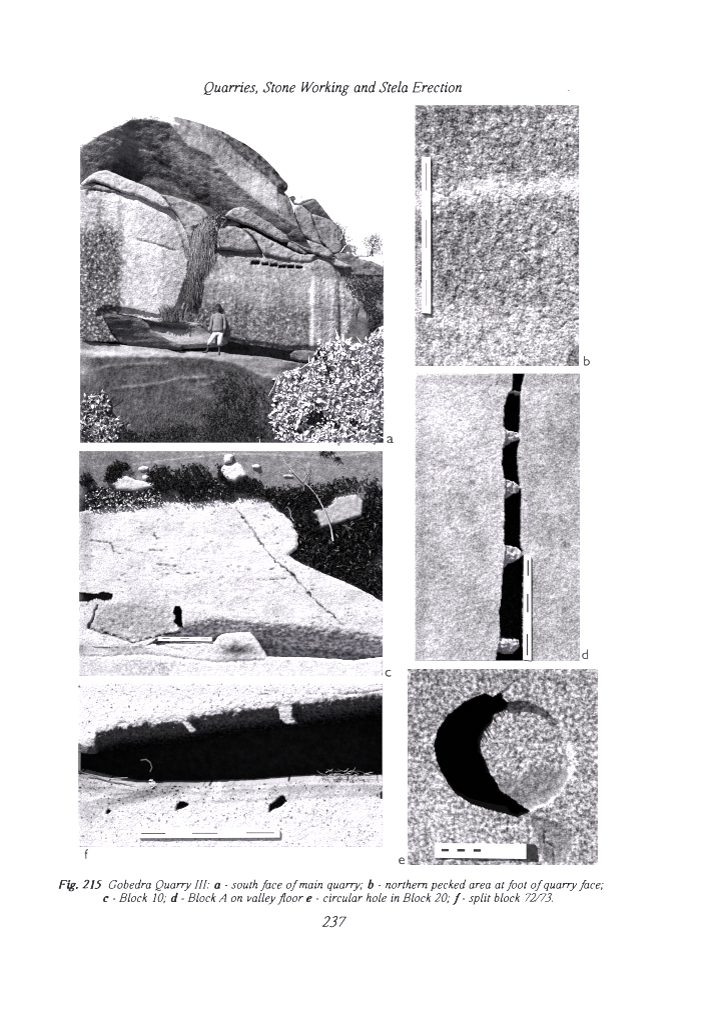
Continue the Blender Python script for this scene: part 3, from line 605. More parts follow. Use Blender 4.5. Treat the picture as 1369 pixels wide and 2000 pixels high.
def c_slab_t(X, Y):
    t = .91 + .09 * fbm(X, Y, 40, 3, 8, 1.6, .8) - .03 * (X < 330) + .07 * fbm(X, Y, 6, 3, 81, 1.5, .8, .8)
    tick = fbm(X, Y + .12 * X, 8, 3, 61, 2.2, .6, .7)
    t = t - .42 * sstep(.36, .66, tick + .3 * fbm(X, Y, 45, 2, 71)) - .85 * c_cr(X, Y)
    f = sstep(-8, 16, sdist(X, Y, C_FACE) + 8 * fbm(X, Y, 9, 3, 29, 1.6, .8, .7)); t = t * (1 - f) + (.74 + .2 * fbm(X, Y, 12, 4, 9, 2.0, .7, .7) + .26 * np.tanh(3 * fbm(X, Y, 6, 2, 19, 1.5, .8))) * f
    bl = sstep(-6, 14, sdist(X, Y, C_BLK)); t -= .12 * bl + .22 * bl * fbm(X, Y, 7, 3, 10, gain=.7)
    t -= .55 * crack(X, Y, Z([(100, 672), (85, 715), (60, 770), (140, 795), (250, 830), (300, 818), (380, 797), (450, 788)]), 1.5, 3)
    for h in HO: t = np.where(sdist(X, Y, h) > -1.5, .12, t)  # hole insides coloured dark to deepen their shade
    return t
clipC = (RC[0], RC[2], RC[1], RC[3])
cs = rock('granite_block', C_SLAB, c_slab_d, c_slab_t, stone('sunlit_granite', .13, 2.8, .05, 9, .5), 2.2, -40, 2.0, clip=clipC)
tag(cs, 'large white sunlit granite block with a long diagonal crack', 'boulder')
C_FG = Z([(22, 778), (60, 774), (130, 803), (240, 834), (345, 836), (480, 832), (590, 828), (606, 806), (622, 796), (645, 792), (690, 790), (738, 786), (760, 808), (778, 832), (796, 862), (812, 892), (1000, 896), (1180, 908), (1298, 893), (1298, 972), (22, 972)])
def c_fg_d(X, Y, e): return -2 + .7 * fbm(X, Y, 30, 3, 6) + .7 * fbm(X, Y, 7, 3, 2) - rnd(np.clip(3 - e, 0, 3), 3, 1.6) + 2.2 * fbm(X, Y, 14, 3, 44) * blob(X, Y, 470, 1262, 50, 30) - 3 * crack(X, Y, Z([(345, 832), (400, 850), (460, 868)]), 1.4) - 2.5 * crack(X, Y, Z([(22, 888), (150, 890), (300, 880), (600, 915), (800, 905)]), 2)
def c_fg_t(X, Y):
    t = .95 + .07 * fbm(X, Y, 20, 3, 7) + .08 * fbm(X, Y, 6, 3, 82, gain=.8) - .25 * blob(X, Y, 158, 1270, 16, 16) - .22 * blob(X, Y, 240, 1268, 60, 10) - .62 * blob(X, Y, *Z([(690, 862)])[0], 34, 12) * (1 + .5 * fbm(X, Y, 8, 2, 5)) - .2 * blob(X, Y, *Z([(700, 905)])[0], 34, 5)
    t -= .22 * sstep(.42, .62, fbm(X, Y, 8, 2, 63, 1.6, .6)) * (Y < 1300)
    return t - .2 * blob(X, Y, 300, 1305, 60, 14) * (fbm(X, Y, 6, 2, 8) > .1) - .06 * sstep(1288, 1296, Y) * (X < 330)
cf = rock('granite_slab', C_FG, c_fg_d, c_fg_t, stone('sunlit_granite'), 2.2, -30, 1.5, clip=clipC, seed=3)
tag(cf, 'low white granite slab lying in front of the cracked block', 'boulder')
scale_bar('thin white scale bar lying along the foot of the cracked block', Z([(355, 806), (580, 808), (580, 824), (352, 822)]),
          [Z(rect(372, 811, 404, 814)), Z(rect(448, 812, 486, 815)), Z(rect(536, 813, 566, 816))], -6, 1.5, [Z([(342, 814), (354.5, 812), (352, 828), (340, 831)])])  # the left end piece is the bar's dark shadow, built as a black block

# things standing on the hillside behind the block
def boulder(label, poly, d, tone, amp=.06, h=10, name='boulder', group=None, cut=None):
    d = hd(poly) - 1 + (3 if 'perched' in label else 0)
    o = rock(name, poly, lambda X, Y, e: d + rnd(e, 7, h) + 1.2 * fbm(X, Y, 7, 3, 5), lambda X, Y: tone + amp * fbm(X, Y, 7, 3, 3) - (0 if cut is None else .5 * sstep(-2, 2, sdist(X, Y, cut))), stone('hill_boulder', .05, 3, .06, 9, .4), 2.0, d - 14, 1.0)
    return tag(o, label, 'boulder', group)
boulder('big white boulder standing alone on the hillside', Z([(628, 84), (690, 68), (712, 90), (732, 128), (715, 135), (695, 140), (680, 155), (650, 150), (625, 130), (610, 100)]), -20, .95, .08)
boulder('white block perched on top of the big hillside boulder', Z([(636, 40), (660, 36), (674, 42), (668, 55), (664, 72), (634, 78), (630, 60)]), -14, .97)
boulder('small white stone right of the perched boulder', Z([(750, 82), (772, 78), (788, 88), (780, 97), (752, 97)]), -12, .85, h=5)
boulder('flat grey stone lying below the dead branch', Z([(878, 124), (905, 120), (930, 128), (920, 136), (882, 136)]), -18, .78, h=5)
boulder('small pale stone touching the dead branch', Z([(898, 104), (915, 100), (932, 112), (915, 118)]), -14, .85, h=4)
boulder('flat grey stone beside the round dark shrub on the left', Z([(205, 100), (225, 95), (262, 108), (240, 118), (210, 112)]), -18, .68, h=5)
boulder('white stone between the two leftmost dark shrubs', Z([(270, 92), (290, 84), (316, 88), (312, 104), (285, 112), (270, 104)]), -17, .88, h=5)
boulder('pale stone just above the flowering shrubs', Z([(284, 128), (300, 121), (318, 126), (312, 146), (290, 148)]), -15, .88, h=5)
boulder('wide white outcrop above the flowering shrubs at left', Z([(155, 165), (190, 130), (225, 124), (250, 140), (300, 152), (345, 158), (330, 180), (260, 195), (180, 190)]), -22, .86, .1)
boulder('grey boulder half hidden by the tall dark bush', Z([(990, 275), (1040, 262), (1075, 248), (1100, 215), (1150, 206), (1190, 203), (1222, 235), (1215, 300), (1120, 330), (1040, 350), (1020, 300)]), -30, .74, .1, 12)

def bush(label, poly, n, size, dr, tones, clumps, asp=.45, name='shrub', group=None, stems=3, cr=10, droop=.2, clip=None):
    if max(p[1] for p in poly) > 880 and clip is None:
        h_ = hd(poly); dr = (h_ - 1, h_ + min(9, dr[1] - dr[0])); clip = RC
    clip = clip or RA
    bx = sum(p[0] for p in poly) / len(poly); by = max(p[1] for p in poly)
    r = empty(name, bx, by, dr[0])
    leaves('foliage', poly, int(n * 1.7) if clip is RC else n, size * (1.25 if clip is RC else 1), dr, tones, M_LEAF, r, 0 if (clip is RC and group) else clumps, asp, droop, clump_r=cr, clip=clip)
    rr = random.Random(int(bx * 13 + by)); it = []
    top = min(p[1] for p in poly); w = max(p[0] for p in poly) - min(p[0] for p in poly)
    for k in range(stems):
        x = bx + rr.uniform(-.2, .2) * w; pts = [(x, by, dr[0] + 1)]
        for q in range(1, 5):
            pts.append((x + rr.uniform(-.12, .12) * w * q / 2, by + (top - by) * .8 * q / 4, dr[0] + 1 + (dr[1] - dr[0]) * .4 * q / 4))
        it.append((pts, 1.3, .5, .3))
    tubes('stem', it, M_BRANCH, r)
    return tag(r, label, 'shrub', group)
DK = (.05, .27)
GB = 'dark shrubs on the hillside'
bush('round dark shrub at the left edge of the hillside', Z([(22, 120), (60, 115), (76, 140), (70, 168), (22, 175)]), 260, 4, (-22, -10), DK, 8, group=GB)
bush('round dark shrub above the wide white outcrop', Z([(128, 130), (140, 90), (180, 66), (220, 68), (240, 90), (225, 100), (200, 110), (195, 128), (160, 150), (130, 150)]), 420, 4, (-22, -10), DK, 12, group=GB)
bush('dark shrub between white stones and the widest dark shrub', Z([(300, 150), (310, 110), (350, 78), (395, 85), (415, 120), (430, 180), (380, 195), (330, 170)]), 520, 4, (-24, -10), DK, 14, group=GB)
bush('widest dark shrub left of the big hillside boulder', Z([(408, 170), (415, 120), (450, 85), (500, 68), (560, 90), (580, 130), (575, 170), (520, 200), (440, 195)]), 800, 4, (-24, -8), DK, 20, group=GB)
bush('dark shrub hugging the left side of the big hillside boulder', Z([(600, 80), (618, 82), (640, 100), (645, 130), (640, 150), (612, 140)]), 160, 4, (-12, -3), DK, 5, group=GB)
bush('dark shrub at the foot of the big hillside boulder', Z([(655, 190), (640, 150), (680, 158), (715, 140), (740, 130), (790, 150), (780, 180), (720, 200)]), 420, 4, (-20, -6), DK, 10, group=GB)
bush('flowering shrubs along the upper left edge of the white block', Z([(22, 275), (22, 190), (80, 170), (160, 180), (260, 185), (350, 170), (420, 190), (470, 235), (330, 240), (120, 262)]), 1500, 4.2, (-26, -9), (.05, .35, .98, .3), 60, name='flowering_shrub', cr=7)
bush('grey green scrub behind the top edge of the white block', Z([(420, 235), (430, 185), (520, 175), (600, 130), (680, 190), (780, 185), (790, 215), (690, 212), (620, 218), (560, 230)]), 1100, 4, (-30, -16), (.05, .34, .6, .12), 40, name='scrub', cr=8)
bush('long dark scrub band right of the block top', Z([(780, 212), (790, 185), (860, 170), (920, 160), (960, 180), (990, 150), (1060, 160), (1120, 130), (1190, 130), (1200, 200), (1100, 205), (1060, 250), (990, 280), (900, 285), (840, 250)]), 1900, 4.4, (-30, -16), (.05, .26, .5, .06), 60, name='scrub', cr=9)
bush('tiny dark shrub at the top of the hillside', Z([(1030, 25), (1060, 22), (1095, 26), (1085, 40), (1040, 42)]), 140, 3.4, (-6, -2), DK, 6, group=GB)
bush('tiny dark shrub below the pale track', Z([(1092, 52), (1108, 46), (1120, 55), (1105, 64)]), 50, 3.4, (-9, -4), DK, 3, group=GB)
bush('tall dark leafy bush filling the right side', Z([(1298, 655), (1298, 70), (1240, 80), (1200, 110), (1180, 150), (1215, 200), (1222, 250), (1205, 300), (1120, 330), (1060, 370), (1000, 300), (930, 290), (900, 265), (870, 270), (925, 330), (945, 385), (945, 430), (920, 465), (1050, 535), (1150, 575), (1230, 615)]), 5200, 7.5, (-26, -3), (.05, .3, .5, .12), 160, asp=.3, name='leafy_bush', cr=10)
def branchy():
    A = Z([(1090, 402), (1082, 350), (1068, 310), (1045, 255), (1020, 210), (990, 175), (960, 150), (920, 110), (890, 75), (875, 45), (860, 30)])
    it = [([(x, y, -4 + 3 * math.sin(i)) for i, (x, y) in enumerate(A)], 1.5, .7, .82)]
    for p in ([(890, 42), (930, 62), (968, 88), (972, 120)], [(862, 32), (890, 42), (900, 40)], [(965, 150), (985, 120), (992, 95)], [(965, 152), (966, 175), (968, 190)], [(968, 100), (975, 115), (985, 110)], [(860, 30), (850, 24), (845, 30)], [(880, 60), (890, 42)]):
        q = Z(p); it.append(([(x, y, -3) for x, y in q], .8, .35, .75))
    for p in ([(895, 255), (910, 275), (912, 300), (925, 318)],):
        q = Z(p); it.append(([(x, y, -2) for x, y in q], 1.1, .5, .8))
    o = tubes('dead_branch', it, M_BRANCH)
    tag(o, 'thin bare white branch leaning over the dark bush', 'branch')
branchy()

# ---------------------------------------------------------------- picture f: block split in two over a dark gap
Q = lambda L: [(145 + a / 2.156, 1320 + b / 2.156) for a, b in L]
F_LIP = Q([(0, 285), (18, 282), (50, 300), (88, 285), (95, 244), (200, 217), (330, 202), (440, 192), (500, 182), (560, 167), (700, 147), (840, 132), (940, 124), (1000, 117), (1150, 97), (1310, 78)])
F_NO = [Q([(452, 190), (478, 194), (500, 214), (518, 234), (492, 247), (470, 222)]), Q([(858, 120), (918, 120), (922, 175), (944, 206), (890, 209), (866, 185)])]
F_DK = [Q([(478, 185), (500, 172), (522, 180), (520, 222), (500, 208)]), Q([(918, 126), (945, 112), (962, 130), (955, 180), (925, 172)])]
F_UND = Q([(0, 320), (100, 336), (300, 325), (500, 300), (700, 285), (900, 268), (1100, 255), (1310, 240)])
clipF = (RF[0], RF[2], RF[1], RF[3])
def f_s(X, Y): return Y - interp(X, F_LIP) + 8 * fbm(X, Y, 12, 4, 2, 1.2, .9, .8) + 3.5 * np.abs(fbm(X, Y, 26, 2, 92))
def f_up_d(X, Y, e):
    s = f_s(X, Y)
    d = -2 + .8 * fbm(X, Y, 40, 3, 3) + .8 * fbm(X, Y, 6, 3, 4, 1.6, .8) - 2.5 * np.exp(-(s / 7) ** 2)
    cut = np.where(s > 0, -s * .8 - s * s * .035 + 5.5 * fbm(X, Y, 9, 4, 6, 1.2, .9, .75) * np.clip(s / 6, 0, 1), 0)
    cut = np.where((X < 205) & (s > 0), cut * sstep(150, 205, X), cut)
    for p in F_DK: cut = cut - 16 * sstep(-2, 4, sdist(X, Y, p))
    for p in F_NO: k = sstep(-2, 2, sdist(X, Y, p) + 1.5 * fbm(X, Y, 6, 2, 8)); cut = cut * (1 - k) + k * (-1 - .12 * np.clip(s, 0, 60))
    return d + cut - 3 * crack(X, Y, Q([(1150, 78), (1240, 70), (1298, 58)]), 2) - 2 * sstep(.35, .6, fbm(X, Y, 10, 2, 51, 2.0, .6)) * sstep(-45, -8, s) * (X > 400)
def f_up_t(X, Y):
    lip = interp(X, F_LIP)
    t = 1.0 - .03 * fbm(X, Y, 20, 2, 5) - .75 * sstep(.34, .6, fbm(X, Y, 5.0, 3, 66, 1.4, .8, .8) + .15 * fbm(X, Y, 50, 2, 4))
    sf_ = f_s(X, Y); und = sstep(-2, 4, sf_); t = t * (1 - und) + (.44 + .24 * fbm(X, Y, 6, 3, 7, gain=.8) - .30 * sstep(14, 46, Y - lip)) * und  # painted shade: the lip's underside gets darker further in
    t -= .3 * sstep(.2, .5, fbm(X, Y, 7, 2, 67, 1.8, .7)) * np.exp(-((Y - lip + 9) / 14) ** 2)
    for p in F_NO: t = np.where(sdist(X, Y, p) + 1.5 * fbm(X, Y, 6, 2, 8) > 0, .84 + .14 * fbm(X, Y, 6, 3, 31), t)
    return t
upoly = [(RF[0], RF[1]), (RF[2], RF[1]), (RF[2], 1320 + 242 / 2.156)] + F_UND[1:-1][::-1] + [(RF[0], 1320 + 322 / 2.156)]
M_SUN = stone('sunlit_granite')
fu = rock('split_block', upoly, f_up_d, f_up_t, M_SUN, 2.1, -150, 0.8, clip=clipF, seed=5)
tag(fu, 'upper half of the split block, white with a broken lower lip', 'boulder')
F_LOW = Q([(18, 412), (90, 430), (170, 448), (250, 461), (330, 466), (400, 463), (520, 465), (650, 459), (760, 456), (870, 446), (1020, 436), (1120, 440), (1220, 440), (1300, 436)]) + [(RF[2], RF[3]), (RF[0], RF[3])]
FH = [Q([(428, 568), (432, 545), (445, 530), (465, 532), (487, 546), (460, 560)]), Q([(820, 578), (822, 545), (845, 530), (868, 508), (880, 505), (897, 530), (870, 555), (840, 565)]), Q([(136, 570), (148, 562), (156, 572), (148, 582), (136, 580)]), Q([(1290, 492), (1310, 488), (1310, 522), (1290, 518)])]
def f_lo_d(X, Y, e):
    d = -2.5 + 1.5 * fbm(X, Y, 45, 3, 8) + .8 * fbm(X, Y, 6, 3, 9) - rnd(np.clip(8 - e, 0, 8), 8, 6) * (Y < 1600)
    d += 2.0 * fbm(X, Y, 12, 3, 19, 3.5, .5) * sstep(1590, 1540, Y) * sstep(500, 250, X)
    for h in FH: d -= 40 * sstep(-.5, 2, sdist(X, Y, h) + fbm(X, Y, 6, 2, 3))
    return np.minimum(d, 0)
def f_lo_t(X, Y):
    t = .97 - .7 * sstep(.30, .6, fbm(X, Y, 5.0, 3, 68, 1.4, .8, .8) + .15 * fbm(X, Y, 50, 2, 5)) - .24 * sstep(1565, 1535, Y + 12 * fbm(X, Y, 40, 2, 3))
    t -= .38 * blob(X, Y, 270, 1556, 80, 12, -12) * (1 + .7 * fbm(X, Y + .2 * X, 8, 3, 77, 4, .4)) + .15 * blob(X, Y, 175, 1590, 40, 20) + .14 * np.exp(-(dline(X, Y, Q([(480, 530), (700, 525), (900, 515), (1290, 500)])) / 4) ** 2) - .05 * fbm(X, Y, 25, 2, 9)
    for h in FH: t = np.where(sdist(X, Y, h) > 1, .28, t)  # shade in the wedge holes painted as a dark tone
    return t
fl_ = rock('split_block', F_LOW, f_lo_d, f_lo_t, M_SUN, 2.1, -150, 0.8, clip=clipF, seed=6)
tag(fl_, 'lower half of the split block with small wedge holes, below the dark gap', 'boulder')
fb = sheet('gap_back_shade', RF[0] - 6, RF[2] + 6, 1385, 1545, lambda X, Y: -150 + 6 * fbm(X, Y, 30, 3, 4), lambda X, Y: .15 + .06 * fbm(X, Y, 14, 4, 6, gain=.7), stone('gap_shade_dark', .02, 4, .03, 12, .3), 6, back=-156)  # back of the gap, coloured near black to stand for its shade
tag(fb, kind='structure')
scale_bar('white scale bar lying on the lower half of the split block', Q([(262, 649), (866, 648), (866, 680), (275, 683)]),
          [Q(rect(283, 661, 385, 665)), Q(rect(497, 660, 605, 664)), Q(rect(725, 658.5, 842, 662.5))], -4, 2.6)
rr = random.Random(4); it = []
for k in range(60):
    a, b = rr.uniform(1040, 1245), rr.uniform(398, 440)
    if b < 372 + abs(a - 1140) * .4: b = 415
    L = rr.uniform(14, 46); th = rr.uniform(-.5, .5) + (math.pi if rr.random() < .5 else 0); cv = rr.uniform(-.8, .8)
    pts = []
    for q in range(5):
        t = q / 4; pts.append(Q([(a + L * t * math.cos(th + cv * t), b - L * .6 * t * math.sin(th + cv * t))])[0] + (-12 + rr.uniform(-3, 10),))
    it.append((pts, .7, .4, rr.uniform(.4, .95)))
tag(tubes('twig_heap', it, M_BRANCH), 'tangle of dry twigs caught at the right end of the gap', 'twigs')
it = []
for p, tn, r_ in (([(18, 402), (70, 420), (150, 445), (255, 460)], .55, 1.4), ([(30, 408), (120, 428), (200, 440)], .75, 1.0), ([(60, 415), (140, 434), (225, 430)], .8, .9), ([(18, 425), (100, 432), (190, 455)], .5, 1.0)):
    it.append(([q + (-6,) for q in Q(p)], r_, .5, tn))
tag(tubes('fallen_sticks', it, M_BRANCH), 'few thin sticks lying at the left end of the gap', 'sticks')
it = [([q + (-25,) for q in Q([(278, 360), (300, 356), (318, 368), (326, 390), (318, 408)])], 1.6, 1.0, .42)]
tag(tubes('curled_leaf', it, M_BRANCH), 'curled pale dry stalk hanging inside the dark gap', 'stalk')
leaves_r = empty('pale_leaf', *Q([(328, 466)])[0], -4)
leaves('foliage', Q([(318, 440), (332, 438), (340, 466), (322, 468)]), 10, 7, (-6, -2), (.9, 1.0), M_LEAF, leaves_r, 0, .6)
tag(leaves_r, 'small white leaf cluster on the lower edge of the gap', 'leaf')

# ---------------------------------------------------------------- picture a: south face of the quarry
clipA = (RA[0], RA[2], RA[1], RA[3])
def sky_sheet():
    m = bpy.data.materials.new('white_sky'); m.use_nodes = True; nt = m.node_tree
    nt.nodes.remove(nt.nodes['Principled BSDF']); e = nt.nodes.new('ShaderNodeEmission')
    n = nt.nodes.new('ShaderNodeTexNoise'); n.inputs['Scale'].default_value = .15
    r = nt.nodes.new('ShaderNodeValToRGB'); r.color_ramp.elements[0].color = (.97, .97, .98, 1); r.color_ramp.elements[1].color = (1, 1, 1, 1)
    nt.links.new(n.outputs['Fac'], r.inputs['Fac']); nt.links.new(r.outputs['Color'], e.inputs['Color']); e.inputs['Strength'].default_value = .62
    nt.links.new(e.outputs[0], nt.nodes['Material Output'].inputs['Surface'])
    V = [W(x, y, -78) for x, y in ((60, 100), (860, 100), (860, 960), (60, 960))]
    tag(link('sky', mesh_np('sky', V, [[3, 2, 1, 0]], smooth=False), m), kind='structure')
sky_sheet()
A1 = lambda L: [(150 + a / 4.416, 200 + b / 4.416) for a, b in L]
A2 = lambda L: [(450 + a / 4.416, 200 + b / 4.416) for a, b in L]
A3 = lambda L: [(150 + a / 4.416, 530 + b / 4.416) for a, b in L]
A4 = lambda L: [(450 + a / 4.148, 530 + b / 4.148) for a, b in L]
M_QR = stone('quarry_rock', .09, 3.0, .07, 11, .5)
M_LICH = stone('lichen_rock', .15, 3.0, .12, 8, .6)
M_STREAK = stone('streaked_rock', .11, 3.0, .08, 12, .5, streak=.45)
M_UNDER = stone('stained_shaded_rock', .10, 3.0, .10, 14, .7)

# filler core of the outcrop, coloured dark for the shade deep in the clefts
tag(rock('outcrop_core', [(157, 340), (300, 370), (420, 400), (560, 440), (640, 470), (690, 530), (745, 560), (749, 700), (749, 864), (157, 864)], lambda X, Y, e: -58 + 2 * fbm(X, Y, 30, 3, 3), lambda X, Y: .34 + .08 * fbm(X, Y, 20, 3, 4), M_UNDER, 7, -70, 0, clip=clipA),
    'rock deep inside the clefts of the outcrop, toned dark as shade', 'rock')

# right hand background slope, slabs and white rocks
tag(rock('rock_slope', A2([(880, 1300), (960, 1270), (1050, 1340), (1320, 1400), (1322, 2700), (1050, 2700), (900, 1500)]), lambda X, Y, e: -56 + 12 * sstep(520, 700, Y) + 3 * fbm(X, Y, 22, 3, 3) + rnd(e, 6, 4), lambda X, Y: .48 + .14 * fbm(X, Y, 16, 3, 4) - .08 * sstep(600, 640, Y) + .1 * blob(X, Y, 720, 520, 30, 20), M_QR, 3, -66, 1, clip=clipA, seed=9),
    'dark grey slope behind the right end of the main face', 'rock')
def net(X, Y, size, seed, ax=1.4, ay=.8, w=.03): return np.exp(-(fbm(X + 4 * fbm(X, Y, 9, 2, 3), Y, size, 3, seed, ax, ay) / w) ** 2)
def sm_rock(name, label, poly, d, h, tone, amp=.08, mat=None, w=7, seed=0, step=2.4, tilt=(0, 0), jit=1.0, noise=1.0):
    cx = sum(p[0] for p in poly) / len(poly); cy = sum(p[1] for p in poly) / len(poly)
    return tag(rock(name, poly, lambda X, Y, e: d + h * .35 + rnd(e, w * .42, h * .65) + tilt[0] * (X - cx) + tilt[1] * (Y - cy) + noise * (1.7 * fbm(X, Y, 9, 3, 5 + seed, 1.5, .8, .65) + 2.4 * fbm(X, Y, 30, 2, 8 + seed) - 2.2 * net(X, Y, 48, 60 + seed)),
               lambda X, Y: tone + amp * fbm(X, Y, 9, 3, 3 + seed) + amp * .6 * fbm(X, Y, 30, 2, 6 + seed) - .16 * net(X, Y, 48, 60 + seed) + amp * fbm(X, Y, 8, 3, 13 + seed, .7, 2.5), mat or M_QR, step, d - 12, jit, clip=clipA, seed=seed), label, 'rock')
sm_rock('rock', 'white sunlit rock below the distant trees at right', A2([(960, 1270), (1000, 1210), (1060, 1190), (1130, 1215), (1190, 1260), (1200, 1320), (1130, 1330), (1040, 1320)]), -60, 8, 1.0, .03, seed=1)
sm_rock('rock_slab', 'pale flat slab in front of the white sunlit rock', A2([(1090, 1325), (1200, 1310), (1322, 1340), (1322, 1420), (1230, 1370), (1130, 1350)]), -54, 6, .97, .04, seed=2, tilt=(0, .2))
sm_rock('rock_slab', 'grey layered slab right of the main face top', A2([(890, 1300), (940, 1280), (1040, 1290), (1090, 1330), (1240, 1370), (1322, 1420), (1322, 1490), (1000, 1480), (960, 1420)]), -52, 8, .52, .1, seed=3, tilt=(0, -.1))
sm_rock('rock_slab', 'thin pointed slab jutting from behind the main face', A2([(855, 1350), (900, 1335), (960, 1360), (1040, 1405), (1010, 1420), (930, 1410), (880, 1385)]), -42, 6, .7, .08, seed=4)
sm_rock('rock', 'grey rock below the roof like slab on the skyline', A2([(690, 945), (790, 970), (885, 1010), (940, 1070), (990, 1150), (995, 1210), (930, 1290), (880, 1300), (790, 1190), (730, 1050)]), -48, 9, .60, .12, seed=5, tilt=(-.05, -.1))
sm_rock('rock_slab', 'roof like slab with a dark tilted underside on the skyline', A2([(610, 868), (730, 818), (780, 880), (830, 940), (885, 1005), (870, 1015), (790, 975), (700, 950), (650, 905)]), -40, 5, .52, .06, seed=6, tilt=(0, -.5), w=4)
sm_rock('rock', 'white sunlit rock top beside the roof like slab', A2([(505, 800), (560, 783), (640, 790), (720, 815), (640, 850), (600, 868), (550, 868), (520, 830)]), -42, 7, .98, .10, seed=7, tilt=(0, .2))
sm_rock('rock', 'upright grey block between big boulder and the skyline slab', A2([(552, 900), (600, 868), (650, 900), (700, 950), (725, 1040), (790, 1200), (800, 1230), (700, 1190), (590, 1110), (565, 1040), (550, 960)]), -42, 12, .66, .10, seed=8, tilt=(-.1, -.15))

# the big overhanging boulder
LIP = [(150, 291), (157, 289), (180, 275), (205, 259), (240, 244), (259, 233), (300, 233), (331, 241), (350, 262), (367, 284), (410, 302), (428, 322), (459, 356), (500, 388), (543, 417), (590, 444)]
R1 = [(157, 284), (172, 272), (193, 259), (215, 247), (240, 238), (250, 230), (262, 226), (272, 223), (310, 226), (345, 227), (365, 232), (385, 237), (410, 246), (430, 253), (450, 264), (470, 274), (490, 286), (505, 297), (518, 309), (530, 322), (541, 334), (551, 348), (561, 357), (560, 366), (553, 371), (562, 380), (569, 396), (576, 420), (584, 446), (600, 470), (560, 470), (500, 440), (440, 425), (400, 418), (340, 395), (280, 372), (220, 352), (157, 345)]
def r1_d(X, Y, e):
    lip = interp(X, LIP); s = Y - lip
    und = 3 - np.interp(X, [157, 250], [.2, .62]) * s + 1.2 * fbm(X, Y - .38 * X, 34, 3, 4, 2.6, .55) + 2.2 * fbm(X, Y, 12, 4, 66, 1.6, .7, .65) + 3 * blob(X, Y, 335, 340, 40, 9, 28)
    t = -s
    out = 3 - .16 * t - .05 * np.clip(X - 400, 0, 200) + 1.6 * fbm(X, Y, 14, 4, 7, gain=.65) - rnd(np.clip(9 - e, 0, 9), 9, 7) * (t > 3)
    out += -4 * sstep(0, 3, sdist(X, Y, [(543, 371), (600, 371), (600, 450), (548, 421)]))
    lay = sdist(X, Y, [(420, 240), (470, 262), (520, 300), (570, 355), (570, 374), (543, 368), (520, 345), (490, 320), (455, 290)])
    out += 5 * sstep(-1, 3, lay) + 1.6 * fbm(X, Y, 9, 2, 77) * sstep(0, 4, lay)
    k = sstep(-2.5, 2.5, s + 1.2 * fbm(X, Y, 9, 2, 15)); d = out * (1 - k) + und * k
    return np.maximum(d - 4 * crack(X, Y, [(543, 371), (545, 395), (548, 419)], 1.6) + 1 * fbm(X, Y, 60, 2, 13) - 2.5 * np.exp(-(fbm(X, Y - .5 * X, 70, 3, 52, 1.8, .7) / .025) ** 2), -64)
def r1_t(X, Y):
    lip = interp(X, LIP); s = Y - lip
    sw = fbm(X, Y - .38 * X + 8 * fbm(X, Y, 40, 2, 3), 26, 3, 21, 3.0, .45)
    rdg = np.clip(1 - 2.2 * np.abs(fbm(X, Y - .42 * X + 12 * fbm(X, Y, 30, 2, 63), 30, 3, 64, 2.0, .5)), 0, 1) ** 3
    und = .55 + .18 * rdg * blob(X, Y, 345, 335, 110, 60, 25) + .13 * sw + .06 * fbm(X, Y, 45, 2, 6) - .22 * sstep(0, 28, s - np.interp(X, [250, 420, 560], [46, 46, 6]) + 10 * fbm(X, Y, 30, 2, 5)) + .12 * blob(X, Y, 215, 285, 18, 22) - .1 * blob(X, Y, 330, 262, 50, 20, 25) - .1 * blob(X, Y, 225, 283, 4, 16) + .1 * np.exp(-(dline(X, Y, [(240, 300), (290, 320), (330, 345), (345, 365), (370, 372)]) / 7) ** 2)  # underside toned darker: water stains, plus shade put into the colour
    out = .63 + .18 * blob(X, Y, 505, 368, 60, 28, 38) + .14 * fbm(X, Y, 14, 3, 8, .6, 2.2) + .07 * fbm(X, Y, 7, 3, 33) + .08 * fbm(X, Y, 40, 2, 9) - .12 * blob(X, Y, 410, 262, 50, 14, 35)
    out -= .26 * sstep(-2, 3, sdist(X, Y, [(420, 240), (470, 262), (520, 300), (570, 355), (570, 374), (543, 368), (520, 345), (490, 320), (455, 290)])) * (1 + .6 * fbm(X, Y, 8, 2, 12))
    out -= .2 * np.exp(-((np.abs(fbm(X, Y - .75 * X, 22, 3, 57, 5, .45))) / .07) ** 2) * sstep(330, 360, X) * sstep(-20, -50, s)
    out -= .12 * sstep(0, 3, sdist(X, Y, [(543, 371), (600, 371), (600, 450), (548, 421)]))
    rim = sstep(345, 335, X) * (s < -1); out = out * (1 - rim) + (.99 - .45 * (fbm(X, Y, 7, 2, 18, 2.5, .5) > .3)) * rim  # top rim toned white, its sunlight put into the colour
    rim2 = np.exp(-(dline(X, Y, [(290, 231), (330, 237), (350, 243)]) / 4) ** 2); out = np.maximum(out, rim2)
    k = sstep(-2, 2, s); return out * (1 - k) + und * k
tag(rock('overhanging_boulder', R1, r1_d, r1_t, M_UNDER, 2.4, -66, 1.2, clip=clipA, flush=False), 'huge rounded boulder with a dark stained overhang crowning the outcrop', 'boulder')

